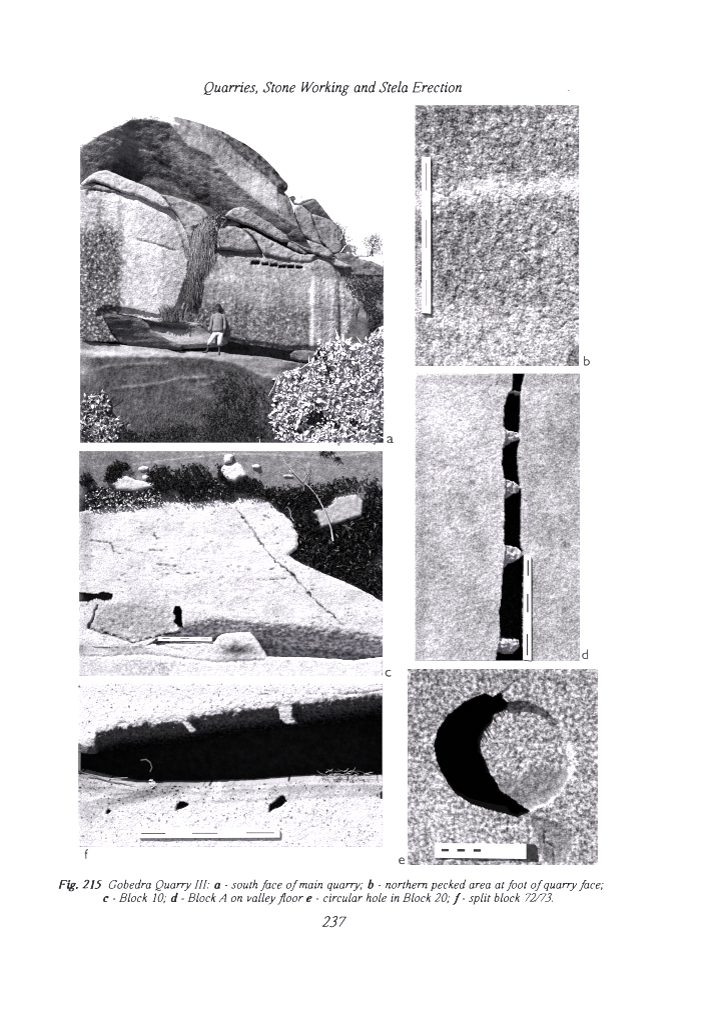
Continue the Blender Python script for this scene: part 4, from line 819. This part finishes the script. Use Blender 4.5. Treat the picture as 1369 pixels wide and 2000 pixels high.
# left mass, its cap slab and shoulder
sm_rock('rock', 'shadowed rock wedge under the left end of the big boulder', [(157, 298), (166, 305), (176, 310), (195, 330), (180, 345), (157, 360)], -22, 6, .45, .06, seed=12)
R7 = [(157, 371), (172, 369), (205, 374), (240, 378), (270, 383), (300, 396), (336, 408), (350, 428), (363, 450), (372, 480), (380, 510), (378, 540), (366, 570), (358, 600), (345, 618), (310, 630), (286, 624), (259, 617), (213, 611), (201, 615), (205, 626), (217, 650), (230, 667), (157, 666)]
def r7_d(X, Y, e):
    d = -4 - .05 * np.clip(X - 230, 0, 200) - 9 * sstep(300, 385, X) + 1.5 * fbm(X, Y, 60, 3, 1) + 1.1 * fbm(X, Y, 9, 3, 2) * (1 + .8 * sstep(240, 200, X))
    d -= rnd(np.clip(14 - e, 0, 14), 14, 9) * (X > 170) * (Y < 620)
    d -= 4 * crack(X, Y, A1([(520, 1180), (640, 1205), (760, 1245), (850, 1275)]), 1.4, 1)
    d -= 4 * crack(X, Y, [(157, 437), (170, 440), (172, 446)], 2.5)
    return d + 3 * sstep(470, 475, Y + .2 * X - 60) * (X > 260) * 0
def r7_t(X, Y):
    t = .84 + .07 * fbm(X, Y, 40, 3, 4, .7, 1.6) + .04 * fbm(X, Y, 10, 2, 5)
    t += .06 * fbm(X, Y, 12, 3, 48, 1, 6) + .05 * fbm(X, Y, 16, 4, 49, gain=.7)
    lich = sstep(248, 225, X + 14 * fbm(X, Y, 22, 3, 9)) * sstep(425, 465, Y + 12 * fbm(X, Y, 20, 2, 3)) + .5 * blob(X, Y, 195, 410, 12, 40) + .55 * blob(X, Y, 234, 405, 4, 26)
    spots = sstep(-.15, .6, fbm(X, Y, 6, 3, 14, gain=.8))
    t = t - np.clip(lich, 0, 1) * (.52 - .60 * spots) + .12 * blob(X, Y, 165, 520, 7, 60) + .12 * blob(X, Y, 250, 420, 22, 45)
    t += .08 * blob(X, Y, 290, 480, 40, 14, 15) - .14 * blob(X, Y, 345, 480, 26, 8, 18) - .1 * blob(X, Y, 345, 560, 26, 50) + .06 * blob(X, Y, 300, 560, 26, 50)
    t -= .12 * sstep(590, 625, Y) * (X > 250)
    return t - .4 * crack(X, Y, A1([(520, 1180), (640, 1205), (760, 1245), (850, 1275)]), 1.3, 1)
tag(rock('rock_mass', R7, r7_d, r7_t, M_LICH, 2.2, -60, .6, clip=clipA, seed=2), 'pale rock mass with dark lichen at the left of the outcrop', 'rock')
R8 = A1([(30, 705), (60, 680), (100, 640), (140, 608), (200, 585), (260, 580), (330, 610), (420, 650), (500, 680), (640, 735), (710, 780), (760, 835), (822, 918), (740, 902), (660, 872), (540, 812), (400, 775), (330, 745), (230, 700), (150, 680), (90, 700), (60, 720)])
sm_rock('rock_slab', 'pale sloping slab capping the left rock mass', R8, -14, 12, .82, .08, M_QR, 8, 21, tilt=(-.02, .06))
sm_rock('rock_slab', 'narrow dark slab tucked under the pale capping slab', A1([(30, 720), (90, 695), (150, 690), (250, 720), (340, 750), (400, 785), (300, 775), (150, 745), (35, 760)]), -16, 7, .62, .1, M_QR, 5, 22)
R9 = A1([(715, 785), (800, 795), (900, 825), (1050, 880), (1110, 930), (1140, 975), (1100, 1040), (1010, 1080), (990, 1180), (960, 1150), (930, 1080), (880, 990), (820, 910), (765, 830)])
sm_rock('rock', 'rounded grey shoulder right of the pale capping slab', R9, -26, 10, .68, .08, M_QR, 12, 23, tilt=(-.03, -.05))

# slabs stacked between overhang and main face
R3 = A2([(-60, 985), (-20, 935), (30, 905), (100, 895), (150, 905), (250, 980), (400, 1050), (540, 1130), (700, 1190), (790, 1220), (850, 1260), (890, 1305), (850, 1335), (790, 1322), (640, 1272), (500, 1195), (440, 1195), (300, 1125), (180, 1062), (80, 1030), (0, 1000)])
sm_rock('rock_slab', 'long sloping slab wedged under the big boulder', R3, -30, 14, .66, .10, M_LICH, 9, 31, tilt=(-.04, -.12))
R4 = A2([(-115, 1150), (-100, 1090), (-30, 1060), (40, 1062), (110, 1090), (180, 1150), (230, 1220), (262, 1285), (170, 1290), (0, 1265), (-120, 1260)])
sm_rock('rock', 'rounded pillow rock left below the long sloping slab', R4, -28, 14, .64, .10, M_LICH, 14, 32, tilt=(-.02, -.08))
sm_rock('rock', 'small round rock above the pillow rock', A2([(-110, 1040), (-60, 1005), (20, 1000), (70, 1030), (80, 1060), (20, 1062), (-60, 1070)]), -32, 9, .60, .08, M_QR, 7, 33)
R5 = A2([(105, 1080), (150, 1078), (200, 1100), (350, 1180), (480, 1245), (600, 1295), (740, 1305), (700, 1380), (560, 1370), (280, 1300), (240, 1220), (180, 1140)])
sm_rock('rock_slab', 'wedge shaped slab right of the pillow rock', R5, -30, 12, .70, .10, M_LICH, 9, 34, tilt=(-.03, -.05))
sm_rock('rock_slab', 'small sliver of rock under the long sloping slab', A2([(500, 1195), (560, 1215), (660, 1290), (640, 1305), (560, 1270), (490, 1230)]), -24, 6, .58, .08, M_QR, 5, 35)

# main quarried face
R6 = [(372, 500), (395, 490), (425, 486), (450, 488), (513, 493), (560, 496), (610, 497), (642, 501), (655, 508), (662, 525), (667, 541), (690, 548), (706, 562), (722, 580), (729, 594), (721, 602), (716, 640), (710, 668), (700, 690), (618, 684), (590, 682), (560, 683), (520, 676), (470, 670), (440, 664), (405, 656), (360, 640), (352, 610), (368, 570), (380, 540)]
HOLES = [A2(rect(178, 1360, 250, 1392)), A2(rect(272, 1376, 328, 1400)), A2(rect(342, 1384, 405, 1410)), A2(rect(415, 1398, 478, 1420)), A2(rect(487, 1399, 550, 1422)), A2(rect(565, 1407, 622, 1426))]
def r6_d(X, Y, e):
    top = np.clip((Y - 490) / 60, 0, 1)
    d = -30 + 14 * top - 10 * sstep(420, 375, X) - .42 * np.clip(X - 612, 0, 200) + 4 * sstep(560, 605, X) * sstep(540, 580, Y)
    d += 1.8 * fbm(X, Y, 50, 3, 11) + 1.2 * fbm(X, Y, 8, 3, 12) - .09 * np.clip(Y - 600, 0, 100) - rnd(np.clip(8 - e, 0, 8), 8, 6)
    d -= 4 * np.exp(-((X - 663 - .02 * (Y - 560)) / 3) ** 2) * (Y > 545)
    d -= 1.2 * np.exp(-((X - 604) / 4) ** 2) * (Y > 550)
    d -= 1.5 * net(X, Y, 80, 81, 1.2, 1.0, .015)
    for h in HOLES: d -= 14 * sstep(-1, 1.5, sdist(X, Y, h))
    return d
def r6_t(X, Y):
    t = .64 + .08 * fbm(X, Y, 35, 3, 4) + .05 * fbm(X, Y, 8, 3, 5)
    t += .09 * fbm(X, Y, 10, 3, 46, 1, 9) + .06 * fbm(X, Y, 16, 4, 47, gain=.7)
    low = sstep(575, 610, Y + 20 * fbm(X, Y, 40, 2, 6)) * sstep(606, 598, X)
    spots = sstep(-.1, .7, fbm(X, Y, 6, 3, 15, gain=.8))
    t -= low * (.22 - .44 * spots) + .08 * (sstep(440, 410, X))
    t += .06 * blob(X, Y, 510, 610, 16, 60) + .16 * np.exp(-(dline(X, Y, [(418, 585), (440, 588), (455, 592)]) / 5) ** 2) * sstep(0, .3, fbm(X, Y, 6, 2, 2))
    pale = sstep(600, 612, X + 6 * fbm(X, Y, 30, 2, 8)) * sstep(530, 560, Y)
    st = fbm(X, Y, 9, 3, 9, 1, 12)
    t = t * (1 - pale) + (.80 + .32 * st - .3 * np.exp(-((X - 664) / 4) ** 2) - .22 * np.exp(-((X - 692) / 6) ** 2) * sstep(575, 590, Y) - .12 * sstep(650, 690, Y)) * pale
    t += .1 * blob(X, Y, 620, 505, 14, 8) + .1 * blob(X, Y, 450, 545, 20, 8) + .14 * blob(X, Y, 700, 565, 14, 10, 45)
    for h in HOLES: t = np.where(sdist(X, Y, h) > 0, .24, t)  # wedge hole insides given a dark tone as shade
    return t
tag(rock('quarried_rock', R6, r6_d, r6_t, M_LICH, 2.1, -60, .8, clip=clipA, seed=4), 'main grey quarry face with a row of small dark wedge holes', 'rock face')

# foot of the face: cut block, scoop and ledge
tag(rock('cut_rock', A3([(218, 378), (280, 362), (380, 378), (480, 394), (560, 410), (610, 450), (640, 500), (700, 540), (800, 595), (910, 638), (900, 680), (640, 655), (450, 632), (350, 602), (290, 530), (240, 425)]),
    lambda X, Y, e: 3 - .72 * (Y - interp(X, [(200, 614), (260, 619), (288, 632), (308, 652), (355, 674)])) + 2.0 * fbm(X, Y, 16, 3, 4, 3.5, .4) - rnd(np.clip(4 - e, 0, 4), 4, 4), lambda X, Y: .44 + .10 * fbm(X, Y, 12, 3, 5, 3.5, .4) + .5 * blob(X, Y, 232, 661, 6, 3, 25) + .22 * blob(X, Y, 278, 662, 12, 3, 15) * (fbm(X, Y, 5, 2, 4) > 0), M_UNDER, 2.1, -60, .8, clip=clipA, seed=6),
    'dark undercut block of bedded rock at the foot of the left mass', 'rock')
R11 = A3([(540, 395), (600, 385), (850, 410), (1000, 435), (1140, 455), (1280, 500), (1300, 610), (1230, 645), (1100, 650), (900, 660), (700, 600), (600, 500)])
tag(rock('rock_ledge', R11, lambda X, Y, e: -24 + .05 * (Y - 640) + 1.6 * fbm(X, Y, 16, 3, 7, 2.4, .6) - 5 * np.exp(-(dline(X, Y, A3([(640, 440), (820, 470), (1000, 475), (1140, 470)])) / 4) ** 2) + 4 * np.exp(-(dline(X, Y, A3([(560, 400), (800, 425), (1000, 450), (1140, 458)])) / 5) ** 2) - rnd(np.clip(6 - e, 0, 6), 6, 6),
    lambda X, Y: .68 + .08 * fbm(X, Y, 14, 3, 8, 2.4, .6) - .26 * np.exp(-(dline(X, Y, A3([(640, 450), (820, 475), (1000, 495), (1140, 500)])) / 5) ** 2) + .12 * blob(X, Y, 340, 660, 40, 8) + .12 * np.exp(-(dline(X, Y, A3([(300, 330), (560, 390), (800, 420)])) / 8) ** 2) - .2 * blob(X, Y, 420, 645, 24, 12), M_QR, 2.2, -60, .8, clip=clipA, seed=7),
    'scooped pale ledge behind the standing person', 'rock')
PT = [(150, 663), (158, 664), (200, 669), (252, 675), (308, 680), (354, 686), (433, 687), (450, 691), (522, 697), (595, 710), (640, 716)]
PB = [(150, 697), (158, 698), (200, 698), (260, 697), (349, 697), (400, 699), (440, 705), (480, 718), (515, 738), (560, 742), (640, 745)]
FL = [(157, 664), (200, 669), (252, 675), (308, 680), (354, 686), (433, 687), (450, 691), (522, 697), (595, 710), (640, 716), (749, 730), (749, 865), (157, 865)]
def fl_d(X, Y, e):
    t = interp(X, PT); b = interp(X, PB); u = np.clip((Y - t) / (b - t), 0, 1)
    d = -13 + 13 * u + 1.0 * fbm(X, Y, 9, 3, 2) + 1.4 * fbm(X, Y, 30, 3, 3, 2.5, .6) * (1 - u * .5) - .085 * np.clip(Y - b, 0, 200)
    for L, h in STRK: d += h * np.exp(-(dline(X, Y, L) / 4) ** 2)
    d -= 20 * sstep(522, 575, X) * sstep(700, 740, Y)                # the terrace falls away behind the big bush
    return np.minimum(d, 1)
STRK = [(A3([(50, 870), (160, 850), (300, 815), (500, 800), (780, 795)]), 1.2), (A3([(330, 1010), (560, 985), (760, 955), (900, 920), (1030, 915), (1110, 910)]), 1.5), (A3([(1040, 920), (1060, 975), (1120, 980), (1200, 950)]), 1.2), (A3([(900, 1110), (1050, 1095), (1160, 1085)]), .8)]
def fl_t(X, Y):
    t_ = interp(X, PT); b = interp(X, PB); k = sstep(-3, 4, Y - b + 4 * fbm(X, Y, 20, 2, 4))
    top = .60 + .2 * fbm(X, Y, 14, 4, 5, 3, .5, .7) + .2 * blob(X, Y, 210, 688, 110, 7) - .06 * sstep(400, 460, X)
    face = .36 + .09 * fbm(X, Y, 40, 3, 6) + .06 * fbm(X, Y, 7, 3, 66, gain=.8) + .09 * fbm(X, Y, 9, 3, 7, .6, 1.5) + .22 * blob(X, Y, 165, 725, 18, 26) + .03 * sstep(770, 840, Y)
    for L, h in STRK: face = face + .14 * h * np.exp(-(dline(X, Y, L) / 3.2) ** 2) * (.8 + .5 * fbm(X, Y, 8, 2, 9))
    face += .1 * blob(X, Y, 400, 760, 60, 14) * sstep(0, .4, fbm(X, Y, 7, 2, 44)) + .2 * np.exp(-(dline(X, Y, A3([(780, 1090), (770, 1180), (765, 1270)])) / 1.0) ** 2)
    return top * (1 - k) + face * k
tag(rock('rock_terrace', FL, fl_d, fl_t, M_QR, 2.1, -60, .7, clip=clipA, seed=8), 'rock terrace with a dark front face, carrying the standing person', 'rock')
sm_rock('rock', 'low rounded stone in the shadow gap beside the bright bush', A4([(480, 665), (520, 640), (600, 632), (690, 645), (700, 690), (660, 735), (560, 730), (490, 700)]), -24, 10, .5, .08, M_QR, 9, 41)

# ---- plants of picture a
M_GRASS = stone('grass_blade', .03, 3, .02, 9, 0, .7)
def tuft(label, spots, name='grass_tuft'):
    r = empty(name, sum(s[0] for s in spots) / len(spots), max(s[1] for s in spots), min(s[2] for s in spots))
    o = blades('blades', spots, M_GRASS, r, int(spots[0][0])); tag(o, kind='stuff')
    return tag(r, label, 'grass')
r = random.Random(3)
sp = []
for k in range(4200):                                           # long grass hanging down the cleft
    t = r.random(); y = 416 + t * 165; c = np.interp(y, [415, 470, 520, 560, 590], [396, 394, 386, 376, 369]) + 4 * math.sin(y * .09); wd_ = np.interp(y, [415, 450, 520, 560, 590], [14, 23, 20, 16, 10])
    q = max(-1.25, min(1.25, r.gauss(0, .55)))
    sp.append((c + q * wd_, y + r.uniform(0, 6), -24 + r.uniform(-6, 9) * (1 - .7 * abs(q)) + t * 4, -r.uniform(9, 26), r.gauss(-.08, .28), r.uniform(.3, .65), min(1.0, max(.2, r.gauss(.68, .14) - .38 * t ** 1.5))))
tuft('long dark grass hanging down the cleft beside the main face', sp, 'hanging_grass')
sp = [(335 + r.gauss(0, 9), 625 + r.uniform(-4, 4), -8 + r.uniform(-4, 6), r.uniform(14, 36), r.uniform(-.6, .6), 1.1, r.uniform(.22, .6)) for k in range(260)]
tuft('dark spiky grass tuft on the ledge left of the person', sp)
sp = [(r.uniform(160, 540), r.uniform(760, 864), -9 + r.uniform(-1, 4), r.uniform(3, 9), r.uniform(-.9, .9), .5, r.uniform(.24, .56)) for k in range(4500)]
sp = [q for q in sp if q[1] > 800 + 40 * math.sin(q[0] * .03) or r.random() < .25]
tuft('sparse dry grass growing low on the dark terrace front', sp, 'ground_grass')
bush('small leafy shrub at the top of the grassy cleft', [(408, 412), (420, 402), (440, 405), (446, 425), (440, 450), (428, 478), (412, 470), (404, 440)], 420, 6, (-30, -12), (.2, .7), 16, cr=7)
bush('thin shrub on the skyline right of the roof like slab', A2([(880, 1000), (930, 1005), (950, 1070), (1000, 1150), (1050, 1150), (1030, 1200), (960, 1240), (920, 1150)]), 260, 4.6, (-50, -38), (.35, .85), 16, cr=7)
bush('distant tree crowns against the white sky at right', A2([(1040, 1160), (1100, 1140), (1200, 1130), (1240, 1110), (1310, 1130), (1322, 1310), (1220, 1290), (1180, 1240), (1110, 1210)]), 520, 4.6, (-66, -56), (.5, 1.2), 22, cr=6, name='tree_crowns')
bush('dark undergrowth on the slope at the right edge', A2([(990, 1480), (1100, 1470), (1322, 1500), (1322, 1900), (1200, 1800), (1150, 1740), (1060, 1640), (960, 1560)]), 800, 5.5, (-46, -32), (.2, .55), 30, cr=9)
bush('dark undergrowth below the streaked end of the main face', A2([(1200, 1800), (1322, 1850), (1322, 2000), (1240, 2080), (1170, 2080), (1190, 1900)]), 320, 5.5, (-44, -30), (.18, .42), 14, cr=9)
bush('dark low plants in front of the terrace left of the bright bush', [(408, 740), (440, 722), (480, 728), (520, 760), (530, 800), (530, 864), (400, 864), (395, 800), (420, 775)], 3200, 6, (-9, 0), (.14, .42), 90, asp=.2, cr=10, name='ground_plants')
bush('dark low weeds along the bottom edge of the terrace', [(230, 864), (236, 842), (290, 838), (340, 826), (400, 832), (400, 864)], 1500, 5.5, (-9, 0), (.1, .6), 50, asp=.24, cr=8, name='ground_plants')
bush('pale leaved bush in the lower left corner of the quarry view', A3([(32, 1120), (80, 1060), (130, 1040), (180, 1070), (225, 1010), (255, 980), (245, 1060), (290, 1130), (300, 1190), (240, 1210), (260, 1260), (330, 1240), (350, 1220), (410, 1235), (440, 1300), (480, 1350), (420, 1355), (350, 1370), (340, 1478), (32, 1478)]), 1100, 8.5, (-8, 3), (.3, 1.4), 46, asp=.5, cr=9, name='leafy_bush')
BIG = A4([(305, 1000), (350, 940), (390, 840), (430, 815), (570, 785), (640, 740), (690, 700), (665, 560), (690, 505), (745, 505), (760, 570), (830, 560), (870, 520), (950, 570), (1060, 580), (1120, 510), (1190, 520), (1243, 440), (1243, 1390), (400, 1390), (370, 1330), (310, 1250), (330, 1160), (370, 1060)])
bush('large bush with bright white leaves in the lower right corner of the quarry view', BIG, 8000, 9, (-15, 2), (.85, 1.7), 110, asp=.58, cr=9, name='leafy_bush', stems=7)
tw = random.Random(9); it = []
for p in ([(690, 720), (640, 740), (570, 790), (500, 810), (440, 820)], [(870, 520), (850, 470), (845, 440)], [(1060, 580), (1030, 540), (1018, 510)], [(1150, 530), (1170, 490), (1190, 460)], [(640, 740), (635, 700), (640, 680)], [(400, 830), (350, 940), (310, 1010)], [(800, 600), (808, 560), (806, 535)]):
    it.append(([q + (0,) for q in A4(p)], 1.0, .5, 1.0))
bb = [o for o in col.objects if o.get('label', '').startswith('large bush')][0]
for q in it: tubes('twig', [q], M_BRANCH, bb)
it = [([q + (-3,) for q in A4([(240, 1390), (235, 1330), (220, 1285)])], .8, .5, .85), ([q + (-3,) for q in A4([(235, 1340), (215, 1350)])], .8, .5, .85)]
tag(tubes('plant_stalk', it, M_BRANCH), 'single pale stalk at the bottom edge left of the bright bush', 'stalk')

# ---------------------------------------------------------------- the person on the terrace
def skin_mesh(name, V, E, R, root=0, levels=2):
    """grow one continuous surface over a skeleton: V in page units (x, y, d), R radii (or pairs) in page units"""
    me = bpy.data.meshes.new(name); me.from_pydata([W(*v) for v in V], E, [])
    o = bpy.data.objects.new(name, me); col.objects.link(o)
    o.modifiers.new('skin', 'SKIN'); o.modifiers['skin'].use_smooth_shade = True
    for i, sv in enumerate(me.skin_vertices[0].data):
        r_ = R[i] if isinstance(R[i], tuple) else (R[i], R[i])
        sv.radius = (r_[0] * S, r_[1] * S); sv.use_root = (i == root)
    sb = o.modifiers.new('sub', 'SUBSURF'); sb.levels = levels; sb.render_levels = levels
    dg = bpy.context.evaluated_depsgraph_get()
    out = bpy.data.meshes.new_from_object(o.evaluated_get(dg))
    bpy.data.objects.remove(o); bpy.data.meshes.remove(me)
    out.polygons.foreach_set('use_smooth', np.ones(len(out.polygons), bool)); out.name = name
    return out
def person():
    PD = -12.0
    root = empty('person', 424, 689, PD)
    skin = paint('dark_skin', .33, var=.03, grain=3, rough=.55)
    V = [(425.5, 646, PD), (425.6, 632, PD), (426, 619, PD - .5), (425.9, 612, PD - .5), (425.9, 606.5, PD + .6), (426, 601.5, PD), (426.2, 595.8, PD - .4)]
    E = [(i, i + 1) for i in range(6)]; R = [(6.0, 4.6), (5.8, 4.4), (6.4, 4.2), 2.6, (3.4, 3.6), (4.6, 5.0), (4.1, 4.7)]
    def chain(start, pts):
        prev = start; ids = []
        for (x, y, d, r_) in pts:
            V.append((x, y, d)); R.append(r_); E.append((prev, len(V) - 1)); prev = len(V) - 1; ids.append(prev)
        return ids
    for s, xs in ((-1, (418.2, 414.0, 411.6, 411.0)), (1, (434.5, 438.8, 438.6, 437.6))):
        ids = chain(2, [(xs[0], 615.5, PD - .5, 2.7), (xs[1], 630, PD - 1, 2.2), (xs[2], 643, PD + 1, 1.5), (xs[3], 646.5, PD + 1.6, (1.3, 1.9))])
        for k, (dx, L) in enumerate(((-1.2, 3.4), (-.4, 4.2), (.4, 4.4), (1.1, 3.8))):
            chain(ids[-1], [(xs[3] + s * .2 + dx * .5, 648.6, PD + 2.0 + dx, .5), (xs[3] + dx * .55, 648.6 + L * .5, PD + 2.4 + dx, .46), (xs[3] - s * .4 + dx * .5, 648.6 + L, PD + 2.3 + dx, .4)])
        chain(ids[-2], [(xs[3] - s * 1.5, 646.5, PD + 2.8, .55), (xs[3] - s * 1.7, 649.4, PD + 3.4, .45)])
    chain(0, [(420.6, 649, PD, 3.9), (411.8, 664, PD + 2, 2.7), (407.6, 674, PD + .6, 2.1), (405.0, 684.2, PD - .6, 1.9), (401.5, 687.0, PD + .6, 1.9), (394.4, 688.0, PD + 1.4, 1.5)])
    chain(0, [(430.4, 649, PD, 3.9), (429.8, 664, PD + 1.6, 2.7), (428.6, 675, PD - .4, 2.0), (428.0, 686.0, PD - 1.0, 1.9), (428.0, 690.2, PD + 2.4, 1.9), (427.4, 692.6, PD + 6, 1.5)])
    body = link('body', skin_mesh('body', V, E, R), skin, root)
    # head details on the front of the face
    nose = skin_mesh('nose', [(426.0, 600.2, PD + 4.6), (426.0, 602.6, PD + 5.6), (426.0, 603.6, PD + 5.0)], [(0, 1), (1, 2)], [.5, .9, .9], 0, 1); link('nose', nose, skin, root)
    link('mouth', skin_mesh('mouth', [(424.4, 606.0, PD + 4.3), (425.9, 606.2, PD + 4.8), (427.4, 606.0, PD + 4.3)], [(0, 1), (1, 2)], [.35, .5, .35], 0, 1), paint('lip', .27, grain=3), root)
    for x in (424.1, 427.9):
        link('eye', skin_mesh('eye', [(x - .4, 599.8, PD + 4.3), (x + .4, 599.8, PD + 4.3)], [(0, 1)], [.6, .6], 0, 1), paint('eye_white', .6, grain=3), root)
    for x in (421.3, 430.9):
        link('ear', skin_mesh('ear', [(x, 599.6, PD), (x, 602.6, PD + .2)], [(0, 1)], [(.6, 1.0), (.5, .8)], 0, 1), skin, root)
    hr = paint('black_hair', .16, var=.05, grain=1.5, rough=.8)
    def loft(rings, n=20, wob=0.0, seed=0, cap=True):
        """rings: (x, y, d, rx, rd, sx) ellipses stacked down a garment; sx shears a ring so it follows a limb"""
        V, F = [], []
        for i, (x, y, d, rx, rd) in enumerate(rings):
            for k in range(n):
                a = 2 * math.pi * k / n
                w = 1 + wob * float(gnoise(np.array(k * .9 + seed), np.array(i * .55 + seed)))
                V.append(W(x + rx * w * math.cos(a), y, d + rd * w * math.sin(a)))
        for i in range(len(rings) - 1):
            for k in range(n):
                k2 = (k + 1) % n; F.append([i * n + k, i * n + k2, (i + 1) * n + k2, (i + 1) * n + k])
        if cap: F.append(list(range(n))); F.append([(len(rings) - 1) * n + k for k in range(n)][::-1])
        me = mesh_np('loft', V, F); bm = bmesh.new(); bm.from_mesh(me); bmesh.ops.recalc_face_normals(bm, faces=bm.faces); bm.to_mesh(me); bm.free()
        me.polygons.foreach_set('use_smooth', np.ones(len(me.polygons), bool)); return me
    def ball(cx, cy, cd, rx, ry, rd):
        return loft([(cx, cy - ry * math.cos(t), cd, rx * max(.05, math.sin(t)), rd * max(.05, math.sin(t))) for t in np.linspace(.05, math.pi - .05, 11)], 16)
    link('hair', ball(426.1, 597.6, PD - 1.5, 5.5, 5.6, 5.3), hr, root)
    # clothes
    cloth = paint('jacket_cloth', .58, var=.10, grain=7, rough=.95)
    jk = link('jacket', loft([(426, 610.8, PD - .6, 3.2, 3.2), (426, 612.6, PD - .5, 6.0, 4.4), (426, 614.6, PD - .4, 9.4, 5.2), (426, 618, PD, 10.4, 6.0), (425.8, 624, PD, 9.6, 6.2), (425.4, 631, PD, 9.2, 6.0), (425.1, 638, PD, 9.9, 6.2), (424.8, 643, PD, 10.6, 6.6), (424.6, 647.6, PD, 11.2, 6.9)], 28, .16, 3), cloth, root)
    for s, xs in ((-1, (416.6, 413.9, 412.4, 411.6)), (1, (435.6, 438.5, 439.3, 438.8))):
        link('sleeve', loft([(xs[0] + s * -1.2, 612.8, PD - .4, 2.6, 2.6), (xs[0], 616, PD - .4, 3.4, 3.5), (xs[1], 624, PD - .8, 2.9, 3.2), (xs[2], 632, PD - .6, 2.7, 3.0), (xs[3], 639, PD + .6, 2.8, 3.0), (xs[3], 644.6, PD + 1.2, 2.7, 2.9)], 16, .12, 7 + s), cloth, jk)
    for i, (x, y) in enumerate(((425.6, 622), (425.4, 629), (425.2, 636), (425, 643))):
        link('button', skin_mesh('button', [(x - .2, y, PD + 6.1 + i * .15), (x + .2, y, PD + 6.1 + i * .15)], [(0, 1)], [.6, .6], 0, 1), paint('button', .3, grain=3), jk)
    link('collar', skin_mesh('collar', [(421.5, 610.6, PD - .4), (423.0, 613.0, PD + 3.0), (425.2, 615.8, PD + 4.4), (427.6, 613.4, PD + 3.2), (430.0, 610.8, PD - .2)], [(0, 1), (1, 2), (2, 3), (3, 4)], [1.2, 1.3, 1.0, 1.3, 1.2], 2, 1), cloth, jk)
    link('shirt', skin_mesh('shirt', [(423.6, 610.6, PD + 2.2), (425.2, 612.6, PD + 3.6), (426.6, 610.6, PD + 2.2)], [(0, 1), (1, 2)], [1.1, 1.4, 1.1], 1, 1), paint('white_shirt', .95, grain=4), root)
    cot = paint('white_cotton', .98, var=.05, grain=6, rough=.95)
    tr = link('trousers', loft([(425, 643, PD, 8.6, 5.4), (425, 647, PD, 9.6, 5.9), (425.2, 652, PD, 9.8, 5.8), (425.4, 655, PD, 8.6, 5.2)], 24, .06, 11), cot, root)
    link('trouser_leg', loft([(420.6, 650, PD, 5.6, 5.4), (418.0, 655, PD + .6, 5.6, 5.4), (414.6, 661, PD + 1.5, 5.2, 5.1), (411.6, 666, PD + 1.4, 4.9, 4.8), (408.4, 673, PD + .8, 4.5, 4.4)], 18, .14, 13), cot, tr)
    link('trouser_leg', loft([(430.4, 650, PD, 5.2, 5.4), (430.6, 656, PD + .8, 5.2, 5.3), (430.2, 662, PD + 1.5, 5.0, 5.0), (429.4, 668, PD + .8, 4.6, 4.7), (428.8, 674.5, PD, 4.3, 4.4)], 18, .14, 15), cot, tr)
    tag(root, 'person in dark jacket and white knee length trousers standing barefoot on the terrace', 'person')
person()
